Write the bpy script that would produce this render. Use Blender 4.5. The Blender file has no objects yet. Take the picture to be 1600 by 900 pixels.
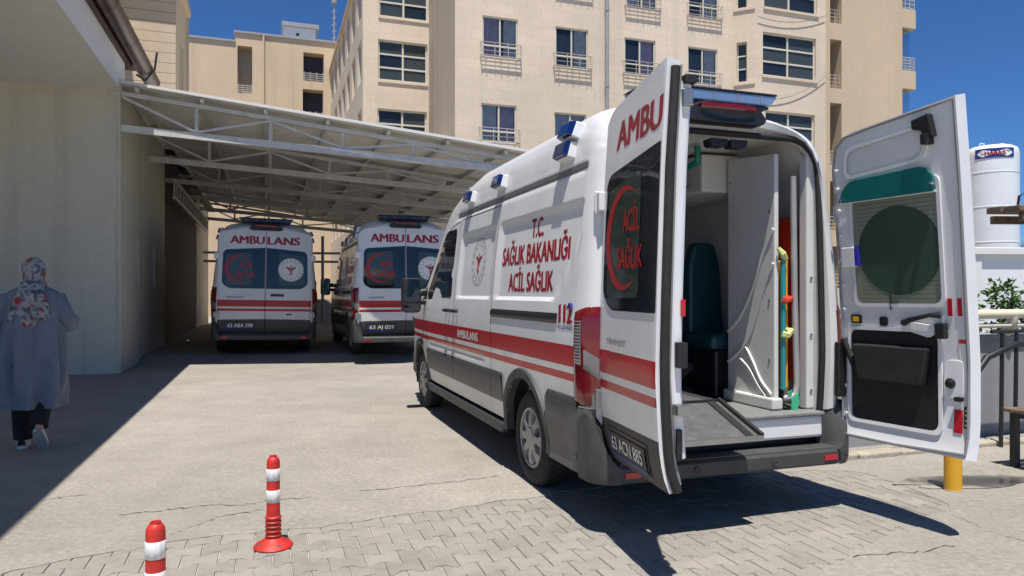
import bpy, bmesh, math, random
from mathutils import Vector, Matrix
random.seed(7)
R = math.radians
SC = bpy.context.scene
COL = SC.collection

# ------------------------------------------------------------------ camera
F, HY, H = 1111.0, 458.0, 1.40          # focal length (px of 1600), horizon row, eye height
cam_d = bpy.data.cameras.new('camera'); cam = bpy.data.objects.new('camera', cam_d); COL.objects.link(cam)
cam_d.sensor_width = 36.0; cam_d.lens = 36.0*F/1600.0; cam_d.shift_y = 8.0/1600.0
cam_d.clip_start = 0.05; cam_d.clip_end = 3000
cam.location = (0, 0, H); cam.rotation_euler = (R(90), 0, 0)
SC.camera = cam

# ------------------------------------------------------------------ world + sun
SUN_EL, SUN_AZ = 71.7, 0.0              # sun stands behind the camera (towards -Y)
world = bpy.data.worlds.new('World'); SC.world = world; world.use_nodes = True
wn = world.node_tree.nodes; wl = world.node_tree.links
sky = wn.new('ShaderNodeTexSky'); sky.sky_type = 'NISHITA'; sky.sun_disc = False
sky.sun_elevation = R(SUN_EL); sky.sun_rotation = R(180)
sky.altitude = 500; sky.air_density = 0.85; sky.dust_density = 0.0; sky.ozone_density = 5.0
bg = wn['Background']; bg.inputs['Strength'].default_value = 0.05
tint = wn.new('ShaderNodeMix'); tint.data_type = 'RGBA'; tint.blend_type = 'MULTIPLY'; tint.inputs[0].default_value = 1.0
tint.inputs[7].default_value = (.72, 1.19, 1.70, 1)      # the deep clear blue of this sky, the same all over
wl.new(sky.outputs[0], tint.inputs[6]); wl.new(tint.outputs[2], bg.inputs['Color'])
sun_d = bpy.data.lights.new('sun', 'SUN'); sun_d.energy = 5.0; sun_d.angle = R(0.5); sun_d.color = (1.0, 0.955, 0.885)
sun = bpy.data.objects.new('sun', sun_d); COL.objects.link(sun)
sdir = Vector((math.sin(R(SUN_AZ))*math.cos(R(SUN_EL)), -math.cos(R(SUN_AZ))*math.cos(R(SUN_EL)), math.sin(R(SUN_EL))))
sun.rotation_euler = sdir.to_track_quat('Z', 'Y').to_euler(); sun.location = sdir*60
vs = SC.view_settings
vs.view_transform = 'Standard'; vs.look = 'None'; vs.exposure = 0.36; vs.gamma = 1.0; vs.use_curve_mapping = False
SC.cycles.max_bounces = 6; SC.cycles.diffuse_bounces = 2

# ------------------------------------------------------------------ geometry helpers
TH = R(19.0)
DV = Vector((-math.sin(TH), math.cos(TH), 0))    # long axis of vans, walls, canopy
RV = Vector((math.cos(TH), math.sin(TH), 0))     # across

def gp(px, py, z=0.0):
    Y = (H-z)*F/(py-HY); return Vector(((px-800)/F*Y, Y, z))
def onp(px, py, P, u):
    k = (px-800)/F
    s = (k*P[1]-P[0])/(u[0]-k*u[1]); Y = P[1]+s*u[1]
    return s, H+(HY-py)/F*Y
def lerp(a, b, t): return a+(b-a)*t
def interp(tab, x):
    if x <= tab[0][0]: return tab[0][1]
    for i in range(1, len(tab)):
        if x <= tab[i][0]:
            a, b = tab[i-1], tab[i]; t = (x-a[0])/(b[0]-a[0]); return a[1]+(b[1]-a[1])*t
    return tab[-1][1]
def sstep(a, b, x):
    t = max(0, min(1, (x-a)/(b-a))); return t*t*(3-2*t)

class MB:
    def __init__(s): s.v = []; s.f = []; s.m = []
    def add(s, vs, fs, mi=0):
        o = len(s.v); s.v += [tuple(p) for p in vs]
        for f in fs: s.f.append(tuple(i+o for i in f)); s.m.append(mi)
        return s
    def box(s, x0, x1, y0, y1, z0, z1, mi=0, M=None):
        vs = [Vector((x, y, z)) for z in (z0, z1) for y in (y0, y1) for x in (x0, x1)]
        if M is not None: vs = [M @ p for p in vs]
        return s.add(vs, [(0,2,3,1),(4,5,7,6),(0,1,5,4),(2,6,7,3),(0,4,6,2),(1,3,7,5)], mi)
    def bar(s, p0, p1, w, h, mi=0, up=Vector((0,0,1))):
        p0 = Vector(p0); p1 = Vector(p1); a = (p1-p0).normalized()
        if abs(a.dot(up)) > .98: up = Vector((0,1,0))
        b = a.cross(up).normalized(); c = b.cross(a)
        vs = []
        for p in (p0, p1):
            for (i, j) in ((-1,-1),(1,-1),(1,1),(-1,1)): vs.append(p+b*(i*w/2)+c*(j*h/2))
        return s.add(vs, [(0,1,2,3),(7,6,5,4),(0,4,5,1),(1,5,6,2),(2,6,7,3),(3,7,4,0)], mi)
    def tube(s, pts, r, n=8, mi=0, caps=True):
        pts = [Vector(p) for p in pts]; rs = r if isinstance(r, (list, tuple)) else [r]*len(pts)
        vs = []; ref = None
        for i, p in enumerate(pts):
            a = (pts[min(i+1, len(pts)-1)]-pts[max(i-1, 0)]).normalized()
            if ref is None: ref = Vector((0,0,1)) if abs(a.z) < .9 else Vector((1,0,0))
            b = (ref-a*ref.dot(a)).normalized(); ref = b; c = a.cross(b)
            for k in range(n):
                t = 2*math.pi*k/n; vs.append(p+(b*math.cos(t)+c*math.sin(t))*rs[i])
        fs = []
        for i in range(len(pts)-1):
            for k in range(n):
                fs.append((i*n+k, i*n+(k+1) % n, (i+1)*n+(k+1) % n, (i+1)*n+k))
        if caps: fs.append(tuple(range(n))[::-1]); fs.append(tuple((len(pts)-1)*n+k for k in range(n)))
        return s.add(vs, fs, mi)
    def lathe(s, prof, n=24, M=None, mi=0, cap=True):
        vs = []; fs = []
        for (r, z) in prof:
            for k in range(n):
                t = 2*math.pi*k/n; p = Vector((r*math.cos(t), r*math.sin(t), z)); vs.append(M @ p if M is not None else p)
        for i in range(len(prof)-1):
            for k in range(n): fs.append((i*n+k, i*n+(k+1) % n, (i+1)*n+(k+1) % n, (i+1)*n+k))
        if cap:
            fs.append(tuple(range(n))[::-1]); fs.append(tuple((len(prof)-1)*n+k for k in range(n)))
        return s.add(vs, fs, mi)
    def grid(s, fn, nu, nv, mi=0, flip=False, keep=None, mf=None):
        o = len(s.v)
        for j in range(nv+1):
            for i in range(nu+1): s.v.append(tuple(fn(i/nu, j/nv)))
        for j in range(nv):
            for i in range(nu):
                q = (o+j*(nu+1)+i, o+j*(nu+1)+i+1, o+(j+1)*(nu+1)+i+1, o+(j+1)*(nu+1)+i)
                c = [sum(s.v[k][a] for k in q)/4 for a in range(3)]
                if keep and not keep(c): continue
                s.f.append(q[::-1] if flip else q); s.m.append(mf(c) if mf else mi)
        return s
    def panel(s, outline, fn, levels=(1, .75, .45), mi=0, flip=False):
        n = len(outline); cx = sum(p[0] for p in outline)/n; cy = sum(p[1] for p in outline)/n
        o = len(s.v)
        for L in levels:
            for p in outline: s.v.append(tuple(fn(cx+(p[0]-cx)*L, cy+(p[1]-cy)*L)))
        s.v.append(tuple(fn(cx, cy)))
        for l in range(len(levels)-1):
            for k in range(n):
                q = (o+l*n+k, o+l*n+(k+1) % n, o+(l+1)*n+(k+1) % n, o+(l+1)*n+k); s.f.append(q[::-1] if flip else q); s.m.append(mi)
        l = len(levels)-1
        for k in range(n):
            q = (o+l*n+k, o+l*n+(k+1) % n, o+len(levels)*n); s.f.append(q[::-1] if flip else q); s.m.append(mi)
        return s
    def ring(s, outer, inner, fn, mi=0, flip=False):
        n = len(outer); o = len(s.v)
        for p in outer: s.v.append(tuple(fn(*p)))
        for p in inner: s.v.append(tuple(fn(*p)))
        for k in range(n):
            q = (o+k, o+(k+1) % n, o+n+(k+1) % n, o+n+k); s.f.append(q[::-1] if flip else q); s.m.append(mi)
        return s
    def prism(s, poly, fn, t0, t1, mi=0):
        n = len(poly); vs = [fn(u, v, t0) for u, v in poly]+[fn(u, v, t1) for u, v in poly]
        fs = [tuple(range(n))[::-1], tuple(range(n, 2*n))]+[(k, (k+1) % n, n+(k+1) % n, n+k) for k in range(n)]
        return s.add(vs, fs, mi)
    def mesh(s, name, mats, smooth=None):
        me = bpy.data.meshes.new(name); me.from_pydata(s.v, [], s.f)
        for m in (mats if isinstance(mats, (list, tuple)) else [mats]): me.materials.append(m)
        if any(s.m): me.polygons.foreach_set('material_index', s.m)
        if smooth is not None:
            me.polygons.foreach_set('use_smooth', [True]*len(me.polygons)); me.set_sharp_from_angle(angle=R(smooth))
        me.update(); return me
    def build(s, name, mats, parent=None, smooth=None, bevel=None, fixn=False):
        me = s.mesh(name, mats, smooth)
        if fixn:
            b = bmesh.new(); b.from_mesh(me); bmesh.ops.recalc_face_normals(b, faces=b.faces); b.to_mesh(me); b.free()
        o = bpy.data.objects.new(name, me); COL.objects.link(o); o.parent = parent
        if bevel:
            md = o.modifiers.new('bevel', 'BEVEL'); md.width = bevel; md.segments = 2; md.limit_method = 'ANGLE'; md.angle_limit = R(40)
        return o
def link(name, me, parent=None):
    o = bpy.data.objects.new(name, me); COL.objects.link(o); o.parent = parent; return o
def empty(name, loc=(0,0,0), rz=0):
    o = bpy.data.objects.new(name, None); COL.objects.link(o); o.location = loc; o.rotation_euler = (0,0,rz); o.empty_display_size = .2; return o
def tag(o, label=None, cat=None, group=None, kind=None):
    if label: o['label'] = label
    if cat: o['category'] = cat
    if group: o['group'] = group
    if kind: o['kind'] = kind
    return o
def rpoly(pts, r, n=5):
    out = []; N = len(pts); rr = r if isinstance(r, (list, tuple)) else [r]*N
    for i in range(N):
        p = Vector(pts[i]); a = Vector(pts[i-1])-p; b = Vector(pts[(i+1) % N])-p
        q = min(rr[i], a.length*.49, b.length*.49)
        if q < 1e-4: out.append(tuple(p)); continue
        p0 = p+a.normalized()*q; p1 = p+b.normalized()*q
        for k in range(n+1):
            t = k/n; out.append(tuple(p0*(1-t)**2+p*(2*t*(1-t))+p1*t**2))
    return out
def circ(cx, cy, r, n=32): return [(cx+r*math.cos(2*math.pi*k/n), cy+r*math.sin(2*math.pi*k/n)) for k in range(n)]

_tc = {}
def text2d(s, off=0.0):
    key = (s, off)
    if key in _tc: return _tc[key]
    cu = bpy.data.curves.new('t', 'FONT'); cu.body = s; cu.offset = off; cu.resolution_u = 3
    ob = bpy.data.objects.new('t', cu); COL.objects.link(ob)
    dg = bpy.context.evaluated_depsgraph_get(); dg.update()
    me = bpy.data.meshes.new_from_object(ob.evaluated_get(dg))
    vs = [(v.co.x, v.co.y) for v in me.vertices]; fs = [tuple(p.vertices) for p in me.polygons]
    bpy.data.objects.remove(ob); bpy.data.curves.remove(cu); bpy.data.meshes.remove(me)
    _tc[key] = (vs, fs); return vs, fs
CAP = None
def lift(fn, u, v, h):
    p = Vector(fn(u, v)); a = Vector(fn(u+.01, v))-p; b = Vector(fn(u, v+.01))-p; n = a.cross(b)
    return p+n.normalized()*h
def text_fit(mb, s, W, cap, fn, off=0.02, mi=0, flip=False):
    """lettering W wide with capitals of height cap; fn maps (u 0..W, v above baseline) to 3D"""
    global CAP
    if CAP is None: CAP = max(v[1] for v in text2d('H')[0])
    thin = 0.0; vs, fs = text2d(s, thin); sh = off*1.35
    x0 = min(v[0] for v in vs); x1 = max(v[0] for v in vs); k = W/(x1-x0+2*sh); kz = cap/(CAP+2*thin+sh*.5)
    n = 1 if sh == 0 else 3
    for q in range(n):
        dx = sh*(q-(n-1)/2)*(2/(max(1, n-1))); dy = sh*.25*(q-(n-1)/2)
        pts = [fn((v[0]-x0+sh+dx)*k, (v[1]+thin+dy)*kz) for v in vs]
        if q: pts = [lift(fn, (v[0]-x0+sh+dx)*k, (v[1]+thin+dy)*kz, .0004*q) for v in vs]
        mb.add(pts, [f[::-1] for f in fs] if flip else fs, mi)
    return mb

# ------------------------------------------------------------------ materials
def new_mat(name):
    m = bpy.data.materials.new(name); m.use_nodes = True; nt = m.node_tree
    return m, nt, nt.nodes['Principled BSDF']
def mat(name, col, rough=.6, metal=0.0, var=.0, vscale=6.0, bump=0.0, bscale=60.0, coat=0.0, spec=None, emit=None, rvar=0.0):
    m, nt, b = new_mat(name); N = nt.nodes; L = nt.links
    b.inputs['Base Color'].default_value = (*col, 1); b.inputs['Roughness'].default_value = rough; b.inputs['Metallic'].default_value = metal
    b.inputs['Coat Weight'].default_value = coat; b.inputs['Coat Roughness'].default_value = .06
    if spec is not None: b.inputs['Specular IOR Level'].default_value = spec
    tc = N.new('ShaderNodeTexCoord')
    if var:
        nz = N.new('ShaderNodeTexNoise'); nz.inputs['Scale'].default_value = vscale; nz.inputs['Detail'].default_value = 8; nz.inputs['Roughness'].default_value = .6
        L.new(tc.outputs['Object'], nz.inputs['Vector'])
        rp = N.new('ShaderNodeValToRGB'); rp.color_ramp.elements[0].position = .3; rp.color_ramp.elements[1].position = .7
        rp.color_ramp.elements[0].color = (*[c*(1-var) for c in col], 1); rp.color_ramp.elements[1].color = (*[min(1, c*(1+var)) for c in col], 1)
        L.new(nz.outputs['Fac'], rp.inputs['Fac']); L.new(rp.outputs['Color'], b.inputs['Base Color'])
        if rvar:
            mr = N.new('ShaderNodeMapRange'); mr.inputs['To Min'].default_value = rough-rvar; mr.inputs['To Max'].default_value = rough+rvar
            L.new(nz.outputs['Fac'], mr.inputs['Value']); L.new(mr.outputs[0], b.inputs['Roughness'])
    if bump:
        n2 = N.new('ShaderNodeTexNoise'); n2.inputs['Scale'].default_value = bscale; n2.inputs['Detail'].default_value = 6
        L.new(tc.outputs['Object'], n2.inputs['Vector'])
        bp = N.new('ShaderNodeBump'); bp.inputs['Strength'].default_value = bump; bp.inputs['Distance'].default_value = .02
        L.new(n2.outputs['Fac'], bp.inputs['Height']); L.new(bp.outputs[0], b.inputs['Normal'])
    return m
def nmath(nt, op, a, b=None):
    n = nt.nodes.new('ShaderNodeMath'); n.operation = op
    for i, x in enumerate((a, b)):
        if x is None: continue
        if isinstance(x, (int, float)): n.inputs[i].default_value = x
        else: nt.links.new(x, n.inputs[i])
    return n.outputs[0]
def nmix(nt, fac, a, b, bt='MIX'):
    n = nt.nodes.new('ShaderNodeMix'); n.data_type = 'RGBA'; n.blend_type = bt
    if isinstance(fac, (int, float)): n.inputs[0].default_value = fac
    else: nt.links.new(fac, n.inputs[0])
    for i, x in ((6, a), (7, b)):
        if isinstance(x, tuple): n.inputs[i].default_value = (*x, 1)
        else: nt.links.new(x, n.inputs[i])
    return n.outputs[2]
def noise(nt, scale, detail=6, rough=.55, coord='Object', vec=None):
    n = nt.nodes.new('ShaderNodeTexNoise'); n.inputs['Scale'].default_value = scale; n.inputs['Detail'].default_value = detail; n.inputs['Roughness'].default_value = rough
    if vec is None:
        tc = nt.nodes.new('ShaderNodeTexCoord'); vec = tc.outputs[coord]
    nt.links.new(vec, n.inputs['Vector']); return n.outputs['Fac']
def ramp(nt, fac, stops):
    n = nt.nodes.new('ShaderNodeValToRGB'); e = n.color_ramp.elements
    while len(e) < len(stops): e.new(.5)
    for i, (p, c) in enumerate(stops): e[i].position = p; e[i].color = (*c, 1) if len(c) == 3 else c
    nt.links.new(fac, n.inputs['Fac']); return n.outputs['Color']
def bumpn(nt, h, strength, dist=.01):
    n = nt.nodes.new('ShaderNodeBump'); n.inputs['Strength'].default_value = strength; n.inputs['Distance'].default_value = dist
    nt.links.new(h, n.inputs['Height']); return n.outputs[0]

RED = (.40, .006, .014)
def paint_mat(name, stripes=True):
    m, nt, b = new_mat(name); N = nt.nodes; L = nt.links
    tc = N.new('ShaderNodeTexCoord'); sp = N.new('ShaderNodeSeparateXYZ'); L.new(tc.outputs['Object'], sp.inputs[0])
    z = sp.outputs[2]; y = sp.outputs[1]
    nz = noise(nt, 2.2, 8, .65)
    dirt = ramp(nt, nz, [(.35, (.69, .70, .705)), (.75, (.60, .605, .60))])
    # road film near the sill: dust that stays where it is
    zz = N.new('ShaderNodeMapRange'); zz.inputs['From Min'].default_value = 1.2; zz.inputs['From Max'].default_value = .4; L.new(z, zz.inputs['Value'])
    film = nmath(nt, 'MULTIPLY', zz.outputs[0], nmath(nt, 'MULTIPLY', nz, .95))
    c = nmix(nt, film, dirt, (.50, .46, .39))
    if stripes:
        def band(a, bb): return nmath(nt, 'MULTIPLY', nmath(nt, 'GREATER_THAN', z, a), nmath(nt, 'LESS_THAN', z, bb))
        f = nmath(nt, 'ADD', band(.95, 1.08), band(.862, .91))
        f = nmath(nt, 'MULTIPLY', f, nmath(nt, 'LESS_THAN', y, 4.35))
        c = nmix(nt, f, c, RED)
    L.new(c, b.inputs['Base Color'])
    b.inputs['Roughness'].default_value = .3; b.inputs['Coat Weight'].default_value = .22; b.inputs['Specular IOR Level'].default_value = .4; b.inputs['Coat Roughness'].default_value = .08
    rr = N.new('ShaderNodeMapRange'); rr.inputs['To Min'].default_value = .22; rr.inputs['To Max'].default_value = .42; L.new(nz, rr.inputs['Value']); L.new(rr.outputs[0], b.inputs['Roughness'])
    return m
def glass_mat(name, tint, refl_rough=.02, transp=.5, base=(.01,.012,.014)):
    """pane: tinted see-through glass with fresnel reflection"""
    m, nt, b = new_mat(name); N = nt.nodes; L = nt.links
    b.inputs['Base Color'].default_value = (*base, 1); b.inputs['Roughness'].default_value = refl_rough; b.inputs['IOR'].default_value = 1.5
    tr = N.new('ShaderNodeBsdfTransparent'); tr.inputs[0].default_value = (*tint, 1)
    mx = N.new('ShaderNodeMixShader'); fr = N.new('ShaderNodeFresnel'); fr.inputs['IOR'].default_value = 1.5
    f = nmath(nt, 'ADD', nmath(nt, 'MULTIPLY', fr.outputs[0], 1.0), 1-transp)
    f2 = N.new('ShaderNodeClamp'); L.new(f, f2.inputs[0])
    L.new(f2.outputs[0], mx.inputs[0]); L.new(tr.outputs[0], mx.inputs[1]); L.new(b.outputs[0], mx.inputs[2])
    L.new(mx.outputs[0], N['Material Output'].inputs['Surface'])
    return m
M = {}
M['paint'] = paint_mat('van_paint')
M['white'] = mat('white_enamel', (.70,.71,.72), .35, var=.05, vscale=3, coat=.3)
M['inwhite'] = mat('inner_panel_white', (.62,.62,.60), .45, var=.05, vscale=4)
M['inlin'] = mat('cabin_lining', (.50,.50,.48), .5, var=.05, vscale=3)
M['plastic'] = mat('dark_grey_plastic', (.045,.045,.045), .55, var=.25, vscale=9, bump=.08, bscale=300, rvar=.08)
M['clad'] = mat('grey_side_cladding', (.10,.098,.092), .5, var=.3, vscale=5, rvar=.1)
M['black'] = mat('black_plastic', (.012,.012,.013), .45, var=.3, vscale=10)
M['rubber'] = mat('rubber', (.014,.014,.014), .75, var=.3, vscale=20, bump=.1, bscale=120)
M['tyre'] = mat('tyre_rubber', (.02,.019,.018), .85, var=.4, vscale=12, bump=.15, bscale=90)
M['glass'] = glass_mat('dark_window_glass', (.10,.12,.12), .02, .55)
M['glassop'] = mat('privacy_glass', (.012,.016,.022), .04, spec=.6)
M['filminner'] = mat('olive_window_film', (.23,.25,.19), .05, var=.12, vscale=2)
M['mirror'] = mat('mirror_glass', (.10,.10,.105), .04, 1.0)
M['bardark'] = mat('unlit_bar_lens', (.008,.010,.028), .25)
M['filmgreen'] = mat('green_film_glass', (.045,.06,.05), .06, var=.15, vscale=2, spec=.6)
M['stickerdark'] = mat('round_dark_sticker', (.045,.075,.055), .05)
M['filmdark'] = mat('dark_green_film', (.02,.032,.03), .06, spec=.6)
M['redlens'] = mat('red_lens', (.15,.002,.005), .12, coat=.6)
M['reflector'] = mat('red_reflector', (.45,.005,.02), .2, coat=.4)
M['clearlens'] = mat('clear_lens', (.16,.157,.15), .15, coat=.6, bump=.1, bscale=40)
M['bluelens'] = mat('blue_lens', (.004,.016,.10), .1, coat=.6)
M['barlens'] = mat('light_bar_lens', (.16,.25,.42), .12, coat=.6)
M['chrome'] = mat('chrome', (.6,.6,.6), .15, 1.0)
M['steel'] = mat('brushed_steel', (.35,.35,.34), .4, .9, var=.15)
M['rim'] = mat('wheel_silver', (.34,.34,.33), .4, .5, var=.25, vscale=12)
M['redtext'] = mat('red_lettering', (.30,.004,.018), .35)
M['redbright'] = mat('red_film', (.34,.010,.014), .3)
M['whitetext'] = mat('white_lettering', (.75,.75,.73), .4)
M['bluetext'] = mat('blue_lettering', (.02,.04,.22), .4)
M['grey'] = mat('grey_print', (.22,.22,.22), .5)
M['teal'] = mat('teal_vinyl', (.0,.085,.085), .4, var=.15)
M['tealdark'] = mat('dark_teal_vinyl', (.004,.045,.055), .45, var=.15)
M['floorgrey'] = mat('grey_deck_vinyl', (.20,.20,.195), .55, var=.2, vscale=20, bump=.05, bscale=200)
M['ramp'] = mat('steel_tray', (.21,.215,.22), .38, .55, var=.25, vscale=14)
M['orange'] = mat('orange_red_plastic', (.55,.045,.02), .4, var=.1)
M['yellow'] = mat('yellow_plastic', (.72,.36,.01), .4, var=.1)
M['aqua'] = mat('aqua_pole', (.02,.24,.27), .4)
M['greenstrap'] = mat('green_strap', (.05,.42,.22), .6)
M['lime'] = mat('lime_strap', (.55,.62,.22), .6)
# ------------------------------------------------------------------ ground materials
def concrete_mat():
    m, nt, b = new_mat('yard_concrete'); L = nt.links
    big = noise(nt, .35, 5, .6); mid = noise(nt, 1.9, 8, .7); fine = noise(nt, 26, 8, .8); grit = noise(nt, 110, 4, .7)
    c = ramp(nt, big, [(.3, (.268,.248,.216)), (.5, (.310,.288,.252)), (.7, (.358,.335,.296))])
    c = nmix(nt, 1.0, c, ramp(nt, mid, [(.25, (.84,.83,.82)), (.5, (.99,.985,.98)), (.75, (1.12,1.115,1.1))]), 'MULTIPLY')
    c = nmix(nt, 1.0, c, ramp(nt, fine, [(.3, (.66,.65,.63)), (.5, (.98,.98,.97)), (.7, (1.3,1.29,1.26))]), 'MULTIPLY')
    c = nmix(nt, 1.0, c, ramp(nt, grit, [(.28, (.62,.6,.58)), (.42, (1,1,1)), (.62, (1.0,1.0,1.0)), (.75, (1.22,1.21,1.18))]), 'MULTIPLY')
    st = noise(nt, .9, 4, .5)
    c = nmix(nt, ramp(nt, st, [(.62, (0,0,0)), (.75, (.5,.5,.5))]), c, (.25,.225,.185))
    pt1 = noise(nt, .55, 3, .5); pt2 = noise(nt, 3.2, 6, .7)
    c = nmix(nt, nmath(nt, 'MULTIPLY', ramp(nt, pt1, [(.50, (0,0,0)), (.62, (.55,.55,.55))]), pt2), c, (.235,.215,.185))
    sp = noise(nt, 1.3, 10, .8)
    c = nmix(nt, ramp(nt, sp, [(.66, (0,0,0)), (.70, (.65,.65,.65))]), c, (.13,.12,.105))
    c = nmix(nt, ramp(nt, sp, [(.27, (.5,.5,.5)), (.32, (0,0,0))]), c, (.46,.43,.38))
    L.new(c, b.inputs['Base Color']); b.inputs['Roughness'].default_value = .9; b.inputs['Specular IOR Level'].default_value = .25
    h = nmath(nt, 'ADD', nmath(nt, 'MULTIPLY', mid, .35), nmath(nt, 'ADD', nmath(nt, 'MULTIPLY', fine, .5), nmath(nt, 'MULTIPLY', grit, .22)))
    L.new(bumpn(nt, h, .55, .012), b.inputs['Normal']); return m
def paver_mat():
    m, nt, b = new_mat('concrete_paver'); L = nt.links
    oi = nt.nodes.new('ShaderNodeObjectInfo')
    tc = nt.nodes.new('ShaderNodeTexCoord'); g = nt.nodes.new('ShaderNodeNewGeometry')
    mid = noise(nt, 5, 7, .7, vec=g.outputs['Position']); fine = noise(nt, 120, 5, .7, vec=g.outputs['Position']); big = noise(nt, .8, 4, .5, vec=g.outputs['Position'])
    c = ramp(nt, oi.outputs['Random'], [(0, (.245,.229,.204)), (.5, (.275,.256,.226)), (1, (.305,.280,.241))])
    c = nmix(nt, 1.0, c, ramp(nt, mid, [(.25, (.8,.8,.79)), (.5, (1,1,1)), (.75, (1.14,1.13,1.11))]), 'MULTIPLY')
    c = nmix(nt, 1.0, c, ramp(nt, fine, [(.3, (.78,.78,.77)), (.5, (1,1,1)), (.75, (1.16,1.16,1.14))]), 'MULTIPLY')
    c = nmix(nt, ramp(nt, big, [(.5, (0,0,0)), (.7, (.6,.6,.6))]), c, (.30,.277,.237))
    L.new(c, b.inputs['Base Color']); b.inputs['Roughness'].default_value = .88; b.inputs['Specular IOR Level'].default_value = .25
    L.new(bumpn(nt, nmath(nt, 'ADD', mid, nmath(nt, 'MULTIPLY', fine, .4)), .4, .008), b.inputs['Normal']); return m
def render_wall(name, col, brick=None, var=.08, streak=.12):
    """painted render with faint courses and rain streaks"""
    m, nt, b = new_mat(name); L = nt.links; N = nt.nodes
    tc = N.new('ShaderNodeTexCoord'); g = N.new('ShaderNodeNewGeometry')
    big = noise(nt, .25, 6, .6, vec=g.outputs['Position']); fine = noise(nt, 9, 7, .7, vec=g.outputs['Position'])
    mp = N.new('ShaderNodeMapping'); mp.inputs['Scale'].default_value = (1.4, 1.4, .06); L.new(g.outputs['Position'], mp.inputs[0])
    stk = noise(nt, 1.0, 6, .65, vec=mp.outputs[0])
    c = ramp(nt, big, [(.3, tuple(x*(1-var) for x in col)), (.7, tuple(min(1, x*(1+var)) for x in col))])
    c = nmix(nt, 1.0, c, ramp(nt, fine, [(.3, (.93,.93,.92)), (.7, (1.05,1.05,1.04))]), 'MULTIPLY')
    c = nmix(nt, ramp(nt, stk, [(.52, (0,0,0)), (.8, (streak*3,)*3)]), c, tuple(x*.55 for x in col))
    if brick:
        rot, bw, bh = brick
        mp2 = N.new('ShaderNodeMapping'); mp2.vector_type = 'POINT'; mp2.inputs['Rotation'].default_value = (0, 0, -rot); L.new(g.outputs['Position'], mp2.inputs[0])
        sx = N.new('ShaderNodeSeparateXYZ'); L.new(mp2.outputs[0], sx.inputs[0])
        cb = N.new('ShaderNodeCombineXYZ'); L.new(sx.outputs[0], cb.inputs[0]); L.new(sx.outputs[2], cb.inputs[1])
        bt = N.new('ShaderNodeTexBrick'); bt.inputs['Scale'].default_value = 1; bt.inputs['Brick Width'].default_value = bw; bt.inputs['Row Height'].default_value = bh
        bt.inputs['Mortar Size'].default_value = .008; bt.inputs['Mortar Smooth'].default_value = .5
        bt.inputs['Color1'].default_value = (.97,.97,.97,1); bt.inputs['Color2'].default_value = (1.03,1.03,1.03,1); bt.inputs['Mortar'].default_value = (.86,.85,.83,1)
        L.new(cb.outputs[0], bt.inputs['Vector']); c = nmix(nt, 1.0, c, bt.outputs['Color'], 'MULTIPLY')
    L.new(c, b.inputs['Base Color']); b.inputs['Roughness'].default_value = .85; b.inputs['Specular IOR Level'].default_value = .2
    L.new(bumpn(nt, fine, .25, .01), b.inputs['Normal']); return m
M['concrete'] = concrete_mat(); M['paver'] = paver_mat()
M['joint'] = mat('joint_sand', (.43,.39,.33), .95, var=.45, vscale=9, bump=.3, bscale=150)
M['crack'] = mat('crack_dirt', (.07,.062,.05), .95)
M['facade'] = render_wall('cream_facade', (.69,.575,.445), (TH, 1.1, .36))
M['facade2'] = render_wall('tan_facade', (.63,.49,.335), None, .07, .2)
M['facadeE'] = render_wall('ochre_facade', (.57,.455,.315), None, .05, .14)
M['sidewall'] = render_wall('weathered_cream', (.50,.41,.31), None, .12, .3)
M['annex'] = render_wall('annex_render', (.56,.52,.42), None, .08, .22)
M['soffit'] = render_wall('soffit_paint', (.76,.745,.71), None, .05, .02)
M['siding'] = render_wall('cream_siding', (.62,.50,.35), None, .06, .1)
M['winframe'] = mat('cream_window_frame', (.62,.58,.47), .45, var=.06)
M['pane'] = glass_mat('window_pane', (.86,.90,.92), .02, .78, (.06,.10,.17))  # blue in the base colour stands in for reflected sky
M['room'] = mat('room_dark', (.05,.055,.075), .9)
M['curtain_p'] = mat('purple_curtain', (.72,.52,.72), .8, var=.2, vscale=4)
M['curtain_w'] = mat('pale_blue_curtain', (.82,.85,.88), .8, var=.2, vscale=4)
M['railing'] = mat('railing_paint', (.48,.44,.38), .5, var=.15)
M['galv'] = mat('galvanised_pipe', (.36,.36,.36), .5, .3, var=.1)
M['canopy'] = mat('white_painted_steel', (.56,.555,.53), .5, var=.15, vscale=5)
M['sheet'] = mat('corrugated_sheet', (.68,.66,.61), .45, var=.15, vscale=1.5, rvar=.06)
M['sheetedge'] = mat('sheet_edge_flashing', (.70,.69,.66), .4)
M['gutter'] = mat('brown_gutter', (.055,.022,.016), .4, var=.2)
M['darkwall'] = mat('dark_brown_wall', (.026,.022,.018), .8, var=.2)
M['sky_white'] = mat('white_sheet_metal', (.72,.73,.74), .4, var=.03)
M['tank'] = mat('white_tank_paint', (.72,.74,.76), .4, var=.04, vscale=2, coat=.2)
M['greywall'] = render_wall('grey_painted_wall', (.30,.305,.315), None, .1, .2)
M['kerb'] = mat('kerb_concrete', (.36,.32,.25), .9, var=.2, vscale=5, bump=.4, bscale=30)
M['cream_rail'] = mat('cream_rail_paint', (.66,.60,.44), .4, var=.06)
M['bollyellow'] = mat('yellow_post_paint', (.68,.35,.02), .4, var=.1)
M['wood'] = mat('weathered_wood', (.16,.11,.075), .8, var=.35, vscale=10, bump=.5, bscale=40)
M['iron'] = mat('black_iron', (.012,.012,.012), .5)
M['bark'] = mat('bark', (.09,.07,.055), .9, var=.3)
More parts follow.
